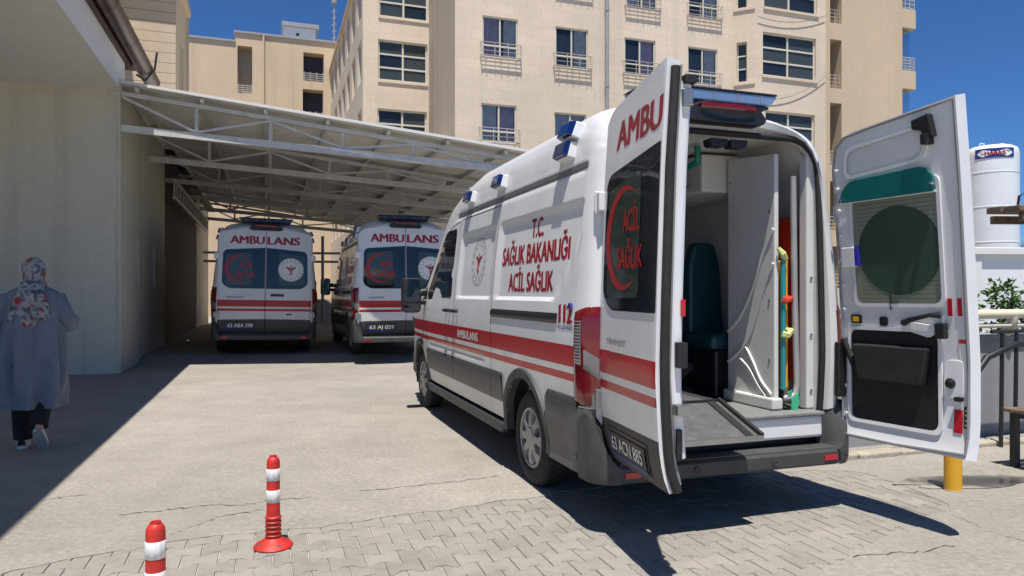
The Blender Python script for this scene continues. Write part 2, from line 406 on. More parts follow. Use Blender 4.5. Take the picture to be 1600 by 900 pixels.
def leaf_mat(name, c1, c2):
    m, nt, b = new_mat(name); oi = nt.nodes.new('ShaderNodeNewGeometry')
    c = ramp(nt, oi.outputs['Random Per Island'], [(0, c1), (1, c2)]); nt.links.new(c, b.inputs['Base Color']); b.inputs['Roughness'].default_value = .5
    b.inputs['Transmission Weight'].default_value = 0.0; return m
M['leaf'] = leaf_mat('shrub_leaf', (.03,.075,.015), (.10,.17,.04))

# ------------------------------------------------------------------ ground, yard slab, pavers
mb = MB(); mb.add([(-900,-900,-.0125),(900,-900,-.0125),(900,1600,-.0125),(-900,1600,-.0125)], [(0,1,2,3)])
ground = tag(mb.build('ground', M['joint']), 'dusty ground under and around the yard', kind='structure')
edge_px = [(-420,965),(-60,912),(60,884),(150,866),(300,842),(420,829),(500,822),(560,815),(640,803),(700,797),(790,782),(860,772),(960,757),(1060,750),(1160,742),(1260,735),(1330,735),
           (1380,748),(1440,768),(1490,795),(1450,812),(1400,832),(1360,852),(1310,880),(1260,912),(1190,965)]
def edge_pts():
    base = [gp(*p) for p in edge_px]; out = []
    rnd = random.Random(3)
    for a, b in zip(base, base[1:]):
        n = max(2, int((b-a).length/.09))
        for k in range(n):
            p = a.lerp(b, k/n); t = (b-a).normalized(); nrm = Vector((-t.y, t.x, 0))
            out.append(p+nrm*rnd.uniform(-.028, .028))
    return out+[base[-1]]
EP = edge_pts()
outl = [(p.x, p.y) for p in EP]
poly = outl+[(7, 2.3), (90, 2.3), (90, 120), (-90, 120), (-90, 2.6)]
mb = MB(); n = len(poly)
mb.add([(x, y, 0) for x, y in poly]+[(x, y, -.021) for x, y in poly], [tuple(range(n))]+[(k, n+k, n+(k+1) % n, (k+1) % n) for k in range(n)])
slab = tag(mb.build('concrete_yard', M['concrete'], fixn=False), 'worn light concrete surface of the ambulance yard', kind='structure')
def inside(poly, x, y):
    c = False; j = len(poly)-1
    for i in range(len(poly)):
        xi, yi = poly[i]; xj, yj = poly[j]
        if (yi > y) != (yj > y) and x < (xj-xi)*(y-yi)/(yj-yi)+xi: c = not c
        j = i
    return c
# cracks and joints in the slab, thin dirt-filled lines
def crack(pts, w=.008):
    pts = [gp(*p) for p in pts]; rnd = random.Random(len(pts)*13+int(pts[0].x*10)); fine = []
    for a, b in zip(pts, pts[1:]):
        for k in range(8): fine.append(a.lerp(b, k/8)+Vector((rnd.uniform(-.012,.012), rnd.uniform(-.02,.02), 0)))
    mb = MB(); vs = []
    for i, p in enumerate(fine):
        ww = w*rnd.uniform(.25, 1.0)*(1 if 0 < i < len(fine)-1 else .1)
        vs += [(p.x, p.y-ww, .004), (p.x, p.y+ww, .004)]
    mb.add(vs, [(2*i, 2*i+2, 2*i+3, 2*i+1) for i in range(len(fine)-1)]); mb.build('crack', M['crack'], slab)
crack([(180,806),(240,800),(320,790),(380,790),(420,783),(500,776)], .006)
crack([(265,836),(310,820),(350,806),(420,796)], .007)
crack([(560,768),(610,764),(640,760),(720,752),(790,742)], .006)
crack([(1480,802),(1530,822),(1570,838),(1640,856)], .006)
crack([(1330,872),(1380,866),(1440,862),(1500,850)], .005)
crack([(20,800),(80,780),(150,772)], .006)

# interlocking pavers
PW, PD, PA, GAP = .182, .149, .020, .0024
def paver_outline(j):
    hw = PW/2-GAP; hd = PD/2-GAP; a = PA; q = .020
    return [(-hw, -hd-a), (-PW/4-q/2, -hd-a), (-PW/4+q, -hd+a), (PW/4-q, -hd+a), (PW/4+q/2, -hd-a), (hw, -hd-a),
            (hw, hd+a), (PW/4+q/2, hd+a), (PW/4-q, hd-a), (-PW/4+q, hd-a), (-PW/4-q/2, hd+a), (-hw, hd+a)]
def paver_mesh():
    o = paver_outline(0); mb = MB(); n = len(o); b = .93
    top = [(x*(1-.03), y*(1-.035), -.004) for x, y in o]; mid = [(x, y, -.009) for x, y in o]; bot = [(x, y, -.0215) for x, y in o]
    mb.add(top+mid+bot, [tuple(range(n))]+[(n+k, n+(k+1) % n, (k+1) % n, k) for k in range(n)]+[(2*n+k, 2*n+(k+1) % n, n+(k+1) % n, n+k) for k in range(n)])
    return mb
pm = paver_mesh(); pmesh = pm.mesh('paver', M['paver'], 30)
cand = []
O0 = Vector((0, 4.0, 0))
for j in range(-24, 30):
    for i in range(-44, 40):
        c = O0+RV*((i+.5*(j % 2))*PW)+DV*(j*PD)
        if c.y < 2.9 or all(inside(poly, (c+RV*a*.1+DV*b*.1).x, (c+RV*a*.1+DV*b*.1).y) for a in (-1,1) for b in (-1,1)): continue
        px = 800+F*c.x/c.y; py = HY+F*H/c.y
        if -60 < px < 1660 and py < 935: cand.append((c.y, c))
    # rows that run below the picture are dropped
cand.sort(key=lambda t: t[0])
inframe = [c for y, c in cand]
prnd = random.Random(5)
rest = MB()
for k, c in enumerate(inframe):
    jz = prnd.uniform(-.0022, .0022); jr = prnd.uniform(-.012, .012); tx = prnd.uniform(-.008, .008); ty = prnd.uniform(-.008, .008)
    if k < 298:
        o = link('paver', pmesh, ground); o.location = (c.x, c.y, jz); o.rotation_euler = (tx, ty, TH+jr)
    else:
        MM = Matrix.Translation((c.x, c.y, jz)) @ Matrix.Rotation(TH+jr, 4, 'Z') @ Matrix.Rotation(tx, 4, 'X')
        rest.add([MM @ Vector(v) for v in pm.v], pm.f)
if rest.v: tag(rest.build('paver_field', M['paver'], ground, smooth=30), kind='stuff')
print('pavers', len(inframe))

# ------------------------------------------------------------------ facades
def facade(mb, P, u, s0, s1, z0, z1, openings, depth, nrm, mi=0):
    """wall sheet with real window openings and reveals; nrm points outwards (towards the viewer)"""
    P = Vector((P[0], P[1], 0)); u = Vector((u[0], u[1], 0))
    ss = sorted(set([s0, s1]+[o[0] for o in openings]+[o[1] for o in openings])); zs = sorted(set([z0, z1]+[o[2] for o in openings]+[o[3] for o in openings]))
    ss = [s for s in ss if s0-1e-6 <= s <= s1+1e-6]; zs = [z for z in zs if z0-1e-6 <= z <= z1+1e-6]
    pt = lambda s, z, d=0: P+u*s+Vector((0,0,z))-nrm*d
    for a, b in zip(ss, ss[1:]):
        for c, e in zip(zs, zs[1:]):
            sm, zm = (a+b)/2, (c+e)/2
            if any(o[0] < sm < o[1] and o[2] < zm < o[3] for o in openings): continue
            mb.add([pt(a, c), pt(b, c), pt(b, e), pt(a, e)], [(0,1,2,3)], mi)
    for (a, b, c, e) in openings:
        mb.add([pt(a,c), pt(b,c), pt(b,e), pt(a,e), pt(a,c,depth), pt(b,c,depth), pt(b,e,depth), pt(a,e,depth)], [(0,1,5,4),(1,2,6,5),(2,3,7,6),(3,0,4,7)], mi)
def frame_basis(P, u, nrm):
    P = Vector((P[0], P[1], 0)); u = Vector((u[0], u[1], 0)); return lambda s, z, d=0: P+u*s+Vector((0,0,z))-nrm*d
def pbox(mb, pt, s0, s1, z0, z1, d0, d1, mi=0):
    vs = [pt(s, z, d) for z in (z0, z1) for d in (d0, d1) for s in (s0, s1)]
    mb.add(vs, [(0,2,3,1),(4,5,7,6),(0,1,5,4),(2,6,7,3),(0,4,6,2),(1,3,7,5)], mi)
M['pane_grey'] = glass_mat('grey_window_pane', (.8,.85,.86), .03, .55, (.105,.135,.15))
wr = random.Random(11)
def window(parent, pt, o, cols, rows, curtains=(), depth=.08, fw=.055, glz='pane'):
    a, b, c, e = o; f = MB()
    pbox(f, pt, a, b, c, c+fw, depth-.03, depth+.04); pbox(f, pt, a, b, e-fw, e, depth-.03, depth+.04)
    pbox(f, pt, a, a+fw, c+fw, e-fw, depth-.03, depth+.04); pbox(f, pt, b-fw, b, c+fw, e-fw, depth-.03, depth+.04)
    cx = [a]+[lerp(a, b, t) for t in cols]+[b]; rz = [c]+[lerp(c, e, t) for t in rows]+[e]
    for x in cx[1:-1]: pbox(f, pt, x-fw*.55, x+fw*.55, c+fw, e-fw, depth-.035, depth+.035)
    for z in rz[1:-1]:
        for x0, x1 in zip(cx, cx[1:]): pbox(f, pt, x0+fw*.55, x1-fw*.55, z-fw*.5, z+fw*.5, depth-.028, depth+.03)
    w = f.build('window', M['winframe'], parent)
    for x0, x1 in zip(cx, cx[1:]):
        for z0, z1 in zip(rz, rz[1:]):
            g = MB(); g.add([pt(x0+fw*.5, z0+fw*.5, depth+.005), pt(x1-fw*.5, z0+fw*.5, depth+.005), pt(x1-fw*.5, z1-fw*.5, depth+.005), pt(x0+fw*.5, z1-fw*.5, depth+.005)], [(0,1,2,3)])
            g.build('pane', M[glz if wr.random() < .75 else 'pane'], w)
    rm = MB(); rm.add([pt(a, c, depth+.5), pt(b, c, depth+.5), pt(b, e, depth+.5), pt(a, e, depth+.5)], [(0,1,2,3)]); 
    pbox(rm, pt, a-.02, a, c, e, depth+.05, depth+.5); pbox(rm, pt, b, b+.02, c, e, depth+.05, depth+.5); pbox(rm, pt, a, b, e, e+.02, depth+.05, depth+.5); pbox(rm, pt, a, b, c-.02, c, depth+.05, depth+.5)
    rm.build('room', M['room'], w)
    for (t0, t1, mk) in curtains:
        k = MB(); x0 = lerp(a, b, t0); x1 = lerp(a, b, t1); n = 22
        k.grid(lambda i, j: pt(lerp(x0, x1, i), lerp(c+.05+wr.uniform(0,.01), e-.03, j), depth+.05+.015*math.sin(i*34+j*1.5)), n, 3); k.build('curtain', M[mk], w, smooth=60)
    return w
def rail_box(parent, pt, o, proj=.16, h=.5, ext=.09, name='window_railing', bars=4):
    a, b, c, e = o; r = MB(); z0 = c-.06; z1 = c+h
    A = a-ext; B = b+ext
    for z in (z1, z0+.08, z0):
        r.tube([pt(A, z, 0), pt(A, z, -proj), pt(B, z, -proj), pt(B, z, 0)], .016, 5)
    for s in [lerp(A, B, t/(bars-1)) for t in range(bars)]:
        r.tube([pt(s, z0-.1, -proj), pt(s, z1, -proj)], .014, 5)
    for k in range(2): r.tube([pt(A, lerp(z0, z1, .45+.27*k), -proj), pt(B, lerp(z0, z1, .45+.27*k), -proj)], .010, 5)
    for s in (a+.1, (a+b)/2, b-.1): r.tube([pt(s, z0-.03, .0), pt(s, z0-.03, -proj-.03), pt(s, z0-.22, -proj+.02)], .013, 5)
    return r.build(name, M['railing'], parent)

NR = -DV            # outward normal of facades along RV (towards camera)
NL = -RV            # outward normal of faces along DV that look left
# --- main hospital block
hosp = empty('hospital_building', (0, 27, 0)); tag(hosp, 'tall cream hospital block with railed windows and a projecting bay, behind the white ambulance', 'building')
hosp_off = Vector((0, 27, 0))
PA0 = Vector((-.5, 26.6, 0))
class Off:
    """wraps a facade basis so that geometry is stored relative to the building's empty"""
    def __init__(s, off): s.off = off
def rel(ptf, off): return lambda sx, z, d=0: ptf(sx, z, d)-off
sA0 = onp(711, 100, PA0, RV)[0]; sA1 = onp(1142, 100, PA0, RV)[0]
def pxrect(l, r, t, b, P, u, ref=None):
    cpx = (l+r)/2
    s0 = onp(l, t, P, u)[0]; s1 = onp(r, t, P, u)[0]; z1 = onp(cpx, t, P, u)[1]; z0 = onp(cpx, b, P, u)[1]
    if s0 > s1: s0, s1 = s1, s0
    return (s0, s1, z0, z1)
Awin = [(754,809,27,91,[(.05,.5,'curtain_p'),(.62,.95,'curtain_w')]), (752,807,163,223,[(.05,.45,'curtain_w'),(.5,.95,'curtain_p')]), (756,811,-112,-46,[]),
        (868,919,44,107,[(.6,.95,'curtain_w')]), (866,916,177,240,[(.05,.95,'curtain_w')]), (870,921,-88,-18,[(.5,.95,'curtain_p')]),
        (976,1024,61,118,[(.5,.95,'curtain_p')]), (979,1027,-50,13,[(.05,.4,'curtain_w'),(.55,.95,'curtain_w')]),
        (1075,1121,75,133,[(.6,.95,'curtain_w')]), (1076,1123,-32,28,[(.55,.95,'curtain_w')])]
Ao = [pxrect(*w[:4], PA0, RV) for w in Awin]
PTA = rel(frame_basis(PA0, RV, NR), hosp_off)
PAo = PA0-hosp_off
mb = MB(); facade(mb, PAo, RV, sA0, sA1, -.1, 17.5, Ao, .2, NR)
aL = PA0+RV*sA0
# shaded flank to the left, then far facade B
kB = (670-800)/F; t = (kB*aL.y-aL.x)/(DV.x-kB*DV.y); bR = aL+DV*t
mb.build('wall', M['facade'], hosp)
for o, w in zip(Ao, Awin):
    window(hosp, PTA, o, [.5], [.3], w[4]); rail_box(hosp, PTA, o)
mb = MB(); facade(mb, aL-hosp_off, DV, 0, t, -.1, 17.5, [], .2, NL); mb.build('flank_wall', M['sidewall'], hosp)
# downpipe
s_dp = onp(947, 100, PA0, RV)[0]
mb = MB(); mb.tube([PTA(s_dp, -.1, -.09), PTA(s_dp, 17, -.09)], .075, 10)
for z in (3, 6, 9.5, 12.5): mb.tube([PTA(s_dp, z, -.09), PTA(s_dp, z+.12, -.09)], .09, 10)
mb.build('downpipe', M['galv'], hosp, smooth=40)
# --- bay on the right
aR = PA0+RV*sA1
bd = (RV-DV).normalized(); kb = (1180-800)/F; tb = (kb*aR.y-aR.x)/(bd.x-kb*bd.y); bay0 = aR+bd*tb
bn = (-RV-DV).normalized()
ob = pxrect(1151, 1167, 66, 128, aR, bd); ob2 = pxrect(1150, 1167, -62, 12, aR, bd)
mb = MB(); facade(mb, aR-hosp_off, bd, 0, tb, -.1, 17.5, [ob, ob2], .25, bn); mb.build('bay_cheek', M['facade'], hosp)
PTb = rel(frame_basis(aR, bd, bn), hosp_off)
for o in (ob, ob2):
    window(hosp, PTb, o, [], [.34, .67], [], .18, .055, 'pane_grey')
    mb = MB(); pbox(mb, PTb, o[0]-.1, tb-.004, o[2]-.14, o[2]-.03, -.05, .1); mb.build('window_sill', M['facade'], hosp)
sBay1 = onp(1290, 100, bay0, RV)[0]
Bw = [(1192,1275,55,122), (1194,1277,-58,17), (1196,1273,176,240)]
Bo = [pxrect(*w, bay0, RV) for w in Bw]
PTB = rel(frame_basis(bay0, RV, NR), hosp_off)
mb = MB(); facade(mb, bay0-hosp_off, RV, 0, sBay1, -.1, 17.5, Bo, .22, NR)
bay1 = bay0+RV*sBay1
mb.build('bay_front', M['facade'], hosp)
for o in Bo:
    window(hosp, PTB, o, [.48], [.34, .66], [], .12, .07, 'pane_grey')
    mb = MB(); pbox(mb, PTB, o[0]-.05, o[1]+.06, o[2]-.1, o[2]-.002, -.06, .1); mb.build('window_sill', M['facade'], hosp)
# --- recessed stair strip and plain wall E
eD = .55
e0 = bay1+DV*eD
mb = MB(); facade(mb, bay1-hosp_off, DV, 0, eD, -.1, 17.5, [], .2, RV); mb.build('bay_return', M['sidewall'], hosp)
Eo = [pxrect(1297, 1315, a, b, e0, RV) for a, b in ((-20,36), (62,138), (161,258), (283,360), (385,450))]
sE1 = onp(1410, 100, e0, RV)[0]
mb = MB(); facade(mb, e0-hosp_off, RV, 0, sE1, -.1, 19, Eo, .9, NR); mb.build('end_wall', M['facadeE'], hosp)
PTE = rel(frame_basis(e0, RV, NR), hosp_off)
for o in Eo:
    mb = MB(); pbox(mb, PTE, o[0]-.02, o[1]+.02, o[2]-.02, o[3]+.02, .9, .95); mb.build('loggia_back', M['sidewall'], hosp)
    r = MB()
    for k in range(4): r.tube([PTE(o[0]+.02, o[2]+.12+.16*k, .06), PTE(o[1]-.02, o[2]+.12+.16*k, .06)], .018, 5)
    for k in range(3): r.tube([PTE(lerp(o[0]+.05, o[1]-.05, k/2), o[2], .06), PTE(lerp(o[0]+.05, o[1]-.05, k/2), o[2]+.62, .06)], .016, 5)
    r.build('loggia_railing', M['railing'], hosp)
# end balconies sticking out to the right
eR = e0+RV*sE1
mb = MB(); facade(mb, eR-hosp_off, DV, 0, 9, -.1, 19, [], .2, RV); mb.build('end_return', M['sidewall'], hosp)
for (t, b, rt) in ((10,40,-18), (107,136,86), (205,232,185)):
    s0 = sE1+.002; s1 = onp(1440, 100, e0, RV)[0]
    z1 = onp(1425, t, e0, RV)[1]; z0 = onp(1425, b, e0, RV)[1]; zr = onp(1425, rt, e0, RV)[1]
    mb = MB(); pbox(mb, PTE, s0, s1, z0, z1, .3, 2.3); mb.build('balcony', M['facadeE'], hosp, bevel=.02)
    r = MB()
    for k in range(5): z = lerp(z1+.08, zr, k/4); r.tube([PTE(s0, z, .36), PTE(s1-.05, z, .36), PTE(s1-.05, z, 2.2)], .02, 5)
    for k in range(5): r.tube([PTE(lerp(s0, s1-.05, k/4), z1, .36), PTE(lerp(s0, s1-.05, k/4), zr, .36)], .018, 5)
    r.build('balcony_railing', M['railing'], hosp)
    g = MB(); g.add([PTE(s0, zr+.05, .5), PTE(s1-.2, zr+.05, .5), PTE(s1-.2, zr+1.55, .5), PTE(s0, zr+1.55, .5)], [(0,1,2,3)]); g.build('balcony_glazing', M['pane'], hosp)
# slack cable across the bay
def cable(ax, ay, bx, by, sag, P, name='cable'):
    pts = []
    sa, za = onp(ax, ay, P, RV); sb, zb = onp(bx, by, P, RV); pt = rel(frame_basis(P, RV, NR), hosp_off)
    for k in range(15):
        t = k/14; pts.append(pt(lerp(sa, sb, t), lerp(za, zb, t)-sag*4*t*(1-t), -.08))
    MB().tube(pts, .014, 5).build(name, M['grey'], hosp)
cable(1183, 27, 1288, 26, .25, bay0); cable(1183, 155, 1288, 120, .35, bay0)

# --- far facade B (own wing, left), its long flank C and the low wing D
wing = empty('hospital_wing', bR); tag(wing, 'set-back cream hospital wing with wide six-pane windows and a long flank, behind the canopy', 'building')
kB0 = (567-800)/F; sB0 = (kB0*bR.y-bR.x)/(RV.x-kB0*RV.y)
Bf = [(591,668,65,128), (592,669,-42,29), (590,667,172,238), (589,666,286,345)]
Bfo = [pxrect(*w, bR, RV) for w in Bf]
PTW = rel(frame_basis(bR, RV, NR), bR)
bL = bR+RV*sB0
kC = (517-800)/F; tC = (kC*bL.y-bL.x)/(DV.x-kC*DV.y)
zC = onp(549, 2, bL, DV)[1]
mb = MB(); facade(mb, (0,0,0), RV, sB0, 0, -.1, zC, Bfo, .22, NR); mb.build('wall', M['facade'], wing)
for o in Bfo:
    window(wing, PTW, o, [.5], [.33, .66], [], .12, .07, 'pane_grey')
    mb = MB(); pbox(mb, PTW, o[0]-.02, o[1]+.02, o[2]-.1, o[2]-.002, -.05, .1); mb.build('window_sill', M['facade'], wing)
Co = []
nC = 7; wC = tC/nC
for i in range(nC):
    for o in Bfo: Co.append((i*wC+wC*.22, i*wC+wC*.82, o[2]+.05, o[3]+.1))
PTC = rel(frame_basis(bL, DV, NL), bR)
mb = MB(); facade(mb, bL-bR, DV, 0, tC, -.1, zC, Co, .3, NL); mb.build('flank_wall', M['facade'], wing)
for o in Co: window(wing, PTC, o, [.5], [.5], [], .22, .07)
mb = MB(); pbox(mb, PTW, sB0-.12, .2, zC, zC+.15, -.12, tC); mb.build('roof_edge', M['facadeE'], wing)
# D : low wing facing the camera
dC = bL+DV*tC
low = empty('low_hospital_wing', dC); tag(low, 'plain tan low hospital wing with open loggias, far left behind the canopy roof', 'building')
PTD = rel(frame_basis(dC, RV, NR), dC)
zD1 = onp(440, 59, dC, RV)[1]; zD0 = onp(330, 62, dC, RV)[1]
sDs = onp(368, 60, dC, RV)[0]; sD0 = onp(270, 60, dC, RV)[0]; sD1 = onp(524, 70, dC, RV)[0]
Do = [pxrect(371,394,72,146,dC,RV), pxrect(474,506,83,127,dC,RV), pxrect(473,505,140,190,dC,RV), pxrect(472,504,205,250,dC,RV)]
mb = MB(); facade(mb, (0,0,0), RV, sDs, sD1, -.1, zD1, Do, .8, NR); mb.build('wall', M['facade2'], low)
mb = MB(); facade(mb, (0,0,0), RV, sD0, sDs, -.1, zD0, [], .8, NR); mb.build('wall', M['facade2'], low)
mb = MB(); pbox(mb, PTD, sDs-.1, sD1+.1, zD1, zD1+.12, -.1, 8); pbox(mb, PTD, sD0, sDs, zD0, zD0+.12, -.1, 8); mb.build('parapet_cap', M['galv'], low)
for i, o in enumerate(Do):
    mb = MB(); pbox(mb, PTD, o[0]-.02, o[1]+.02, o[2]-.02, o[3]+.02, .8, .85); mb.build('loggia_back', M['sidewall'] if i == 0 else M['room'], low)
    r = MB(); hh = (o[3]-o[2])*(.28 if i else .17)
    for k in range(4): r.tube([PTD(o[0], o[2]+hh*(k+.6)/3.8, .02), PTD(o[1], o[2]+hh*(k+.6)/3.8, .02)], .03, 5)
    for k in range(4): r.tube([PTD(lerp(o[0]+.05, o[1]-.05, k/3), o[2], .02), PTD(lerp(o[0]+.05, o[1]-.05, k/3), o[2]+hh*1.15, .02)], .025, 5)
    r.build('loggia_railing', M['railing'], low)
mb = MB(); st = onp(412, 60, dC, RV)[0]; mb.tube([PTD(st, -.1, -.06), PTD(st, zD1, -.06)], .06, 6); mb.build('downpipe', M['facade2'], low)
# roof hut and mast stand on the low wing
sH0 = onp(442, 50, dC, RV)[0]; sH1 = onp(497, 50, dC, RV)[0]; zH = onp(468, 30, dC, RV)[1]
hut = empty('roof_hut', dC); tag(hut, 'small white metal hut on the roof of the low tan wing', 'hut')
mb = MB(); pbox(mb, PTD, sH0+.05, sH1-.1, zD1+.12, zH-.25, .8, 3.2); mb.build('wall', M['sky_white'], hut)
mb = MB(); pbox(mb, PTD, sH0-.05, sH1+.1, zH-.25, zH, .6, 3.4); mb.build('roof', M['galv'], hut)
mb = MB(); pbox(mb, PTD, sH0+.5, sH0+.62, zH-1.1, zH-.95, .77, .8); pbox(mb, PTD, sH0+.8, sH0+.98, zH-.75, zH-.6, .77, .8); mb.build('vent', M['black'], hut)
mast = MB(); sm = onp(523, 60, dC, RV)[0]; zm = onp(523, 0, dC, RV)[1]
mast.tube([PTD(sm, zD1-2, .4), PTD(sm, zm+.2, .4)], .05, 6)
for k in range(7): z = lerp(zD1, zm, k/6.5); mast.tube([PTD(sm-.13, z, .4), PTD(sm+.13, z+.12, .4)], .04, 5)
mast.lathe([(.02,0),(.16,.05),(.16,.35),(.02,.42)], 8, Matrix.Translation(PTD(sm, zm-.1, .4)))
mo = mast.build('lightning_mast', M['galv']); mo.location = dC; tag(mo, 'thin lightning rod mast against the sky left of the cream wing', 'mast')

# ------------------------------------------------------------------ annex (left building)
PC = gp(187, 583); 
annex = empty('annex_building', PC, TH); tag(annex, 'shaded cream annex with deep concrete overhang and brown gutter along the left edge', 'building')
# local frame: x across (RV), y along (DV)
mb = MB(); mb.box(-14, 0, 0, .3, -.1, 4.94); mb.build('front_wall', M['annex'], annex)
nic = [(1.55, 2.0, 1.55, 2.62), (3.75, 4.15, 1.55, 2.6)]
mb = MB(); facade(mb, (0,0,0), (0,1,0), .302, 5.8, -.1, 5.02, nic, .12, Vector((1,0,0)))
mb.box(-.3, -.13, .31, 5.8, -.1, 5.0); mb.build('side_wall', M['annex'], annex)
mb = MB(); mb.box(-.035, .012, -.012, .035, 0, 4.93); mb.build('corner_trim', M['annex'], annex)
mb = MB(); mb.box(-14, -.005, -.03, -.002, 0, .09); mb.build('skirting', M['annex'], annex)
mb = MB(); mb.box(-14, .03, -12.5, .29, 4.94, 5.5); mb.build('overhang', M['soffit'], annex)
mb = MB(); mb.box(-14, .12, -12.5, .5, 5.5, 5.6); mb.build('eave_board', M['gutter'], annex)
for (y0, x0) in ((-3.2, -3.4), (-1.3, -2.3)):
    mb = MB()
    for a in ((x0-1.2, x0, y0, y0+.03), (x0-1.2, x0, y0+.9, y0+.93), (x0-1.23, x0-1.2, y0, y0+.93), (x0, x0+.03, y0, y0+.93)): mb.box(*a, 4.925, 4.939)
    mb.build('access_hatch', M['grey'], annex)
prof = [(math.cos(t), math.sin(t)) for t in [math.pi+math.pi*k/10 for k in range(11)]]
mb = MB(); mb.grid(lambda i, j: (.25+.15*math.cos(math.pi+math.pi*i), lerp(-12.5, 1.9, j), 5.66+.17*math.sin(math.pi+math.pi*i)), 12, 24)
for k in range(9): y = -12+k*1.6; mb.grid(lambda i, j: (.25+.16*math.cos(math.pi+math.pi*i), y+.03*j, 5.66+.18*math.sin(math.pi+math.pi*i)), 12, 1)
mb.add([(.25+.15*math.cos(math.pi+math.pi*k/10), 1.9, 5.66+.17*math.sin(math.pi+math.pi*k/10)) for k in range(11)], [tuple(range(11))])
mb.build('gutter', M['gutter'], annex, smooth=50)
mb = MB(); mb.tube([(.12, .9, 5.5), (.27, .9, 5.4), (.43, .9, 5.62), (.47, .9, 5.95)], .02, 6); mb.build('gutter_bracket', M['iron'], annex)
mb = MB(); mb.box(-14, .1, -12.5, 1.9, 5.84, 6.0); mb.build('roof', M['gutter'], annex)
# set-back upper storey with board siding
ZB = [5.6+.285*k for k in range(20)]
for z in ZB:
    mb = MB(); mb.box(-1.5, 0, 8.1, 8.16, z+.012, z+.285); mb.build('siding_board', M['siding'], annex)
    mb = MB(); mb.box(-1.56, -1.5, 6.3, 8.1, z+.012, z+.285); mb.build('siding_board', M['siding'], annex)
mb = MB(); mb.box(-4, -.03, 8.13, 12, 5, 11.2); mb.box(-6, -1.53, 6.32, 8.15, 5, 11.2); mb.build('upper_core', M['sidewall'], annex)
mb = MB(); facade(mb, (0,0,0), (0,1,0), 8.1, 10.7, 5.0, 11.3, [(8.9,10.0,7.4,8.9)], .3, Vector((1,0,0))); mb.build('upper_side', M['siding'], annex)
mb = MB(); mb.box(-5, .12, 7.7, 11, 10.25, 10.45); mb.build('upper_eave', M['siding'], annex)
# recessed dark bay behind the side wall, pale pier beyond
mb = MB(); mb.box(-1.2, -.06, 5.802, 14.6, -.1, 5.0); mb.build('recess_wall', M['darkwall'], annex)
mb = MB(); mb.box(-1.4, .25, 5.85, 20.3, 5.005, 5.08); mb.build('recess_sun_block', M['darkwall'], annex)  # added slab, keeps the sun off the ground beside the dark wall
mb = MB(); mb.box(-1.2, -.03, 14.602, 20.2, -.1, 5.0); mb.build('pier', M['annex'], annex)

# ------------------------------------------------------------------ canopy
CO = Vector((-6.86, 12.28, 0)); CA = R(8.0)
UV = Vector((math.cos(CA), math.sin(CA), 0))
can = empty('carport_canopy', CO); tag(can, 'white steel lattice carport with a corrugated sloping roof over the parked ambulances', 'canopy')
CW, CL = 8.3, 16.4
ztop = lambda s: 5.03-.140*s
zbot = lambda s: 4.30-.082*s
cp = lambda s, t, z: UV*s+DV*t+Vector((0,0,z))
# corrugated sheets: ribs run across the roof, every sheet a metre wide
nsh = 16
for k in range(nsh):
    t0, t1 = CL*k/nsh, CL*(k+1)/nsh
    mb = MB(); nr = 30
    mb.grid(lambda i, j: cp(-.05+CW*j, lerp(t0, t1+.03, i), ztop(-.05+CW*j)+.034+.024*max(-.6, min(.6, math.sin(i*2*math.pi*6)))/.6+(.004 if k % 2 else 0)), nr*2, 6)
    mb.build('roof_sheet', M['sheet'], can)
mb = MB(); mb.bar(cp(-.05, -.03, ztop(-.05)+.03), cp(CW-.05, -.03, ztop(CW-.05)+.03), .04, .05); mb.build('edge_flashing', M['sheetedge'], can)
for k, t in enumerate((.22, 3.2, 6.3, 9.4, 12.5, 15.9)):
    mb = MB(); sw = .02 if k < 2 else -.3
    mb.bar(cp(sw, t, ztop(sw)-.115), cp(CW-.2, t, ztop(CW-.2)-.115), .07, .075)
    mb.bar(cp(sw, t, zbot(sw)), cp(CW-.2, t, zbot(CW-.2)), .09, .12)
    tr = mb.build('truss', M['canopy'], can)
    ns = 6; xs = [lerp(.05, CW-.6, i/ns) for i in range(ns+1)]
    for i in range(ns+1):
        if i:
            b2 = MB(); b2.bar(cp(xs[i], t, zbot(xs[i])+.06), cp(xs[i], t, ztop(xs[i])-.155), .05, .05); b2.build('web_bar', M['canopy'], tr)
    for i in range(ns):
        b2 = MB()
        if i % 2 == 0: b2.bar(cp(xs[i], t+.002, ztop(xs[i])-.16), cp(xs[i+1], t+.002, zbot(xs[i+1])+.07), .045, .045)
        else: b2.bar(cp(xs[i], t+.002, zbot(xs[i])+.07), cp(xs[i+1], t+.002, ztop(xs[i+1])-.16), .045, .045)
        b2.build('web_bar', M['canopy'], tr)
for i in range(8):
    s = .35+i*1.08
    mb = MB(); mb.bar(cp(s, .03, ztop(s)-.036), cp(s, CL-.03, ztop(s)-.036), .06, .08); mb.build('purlin', M['canopy'], can)
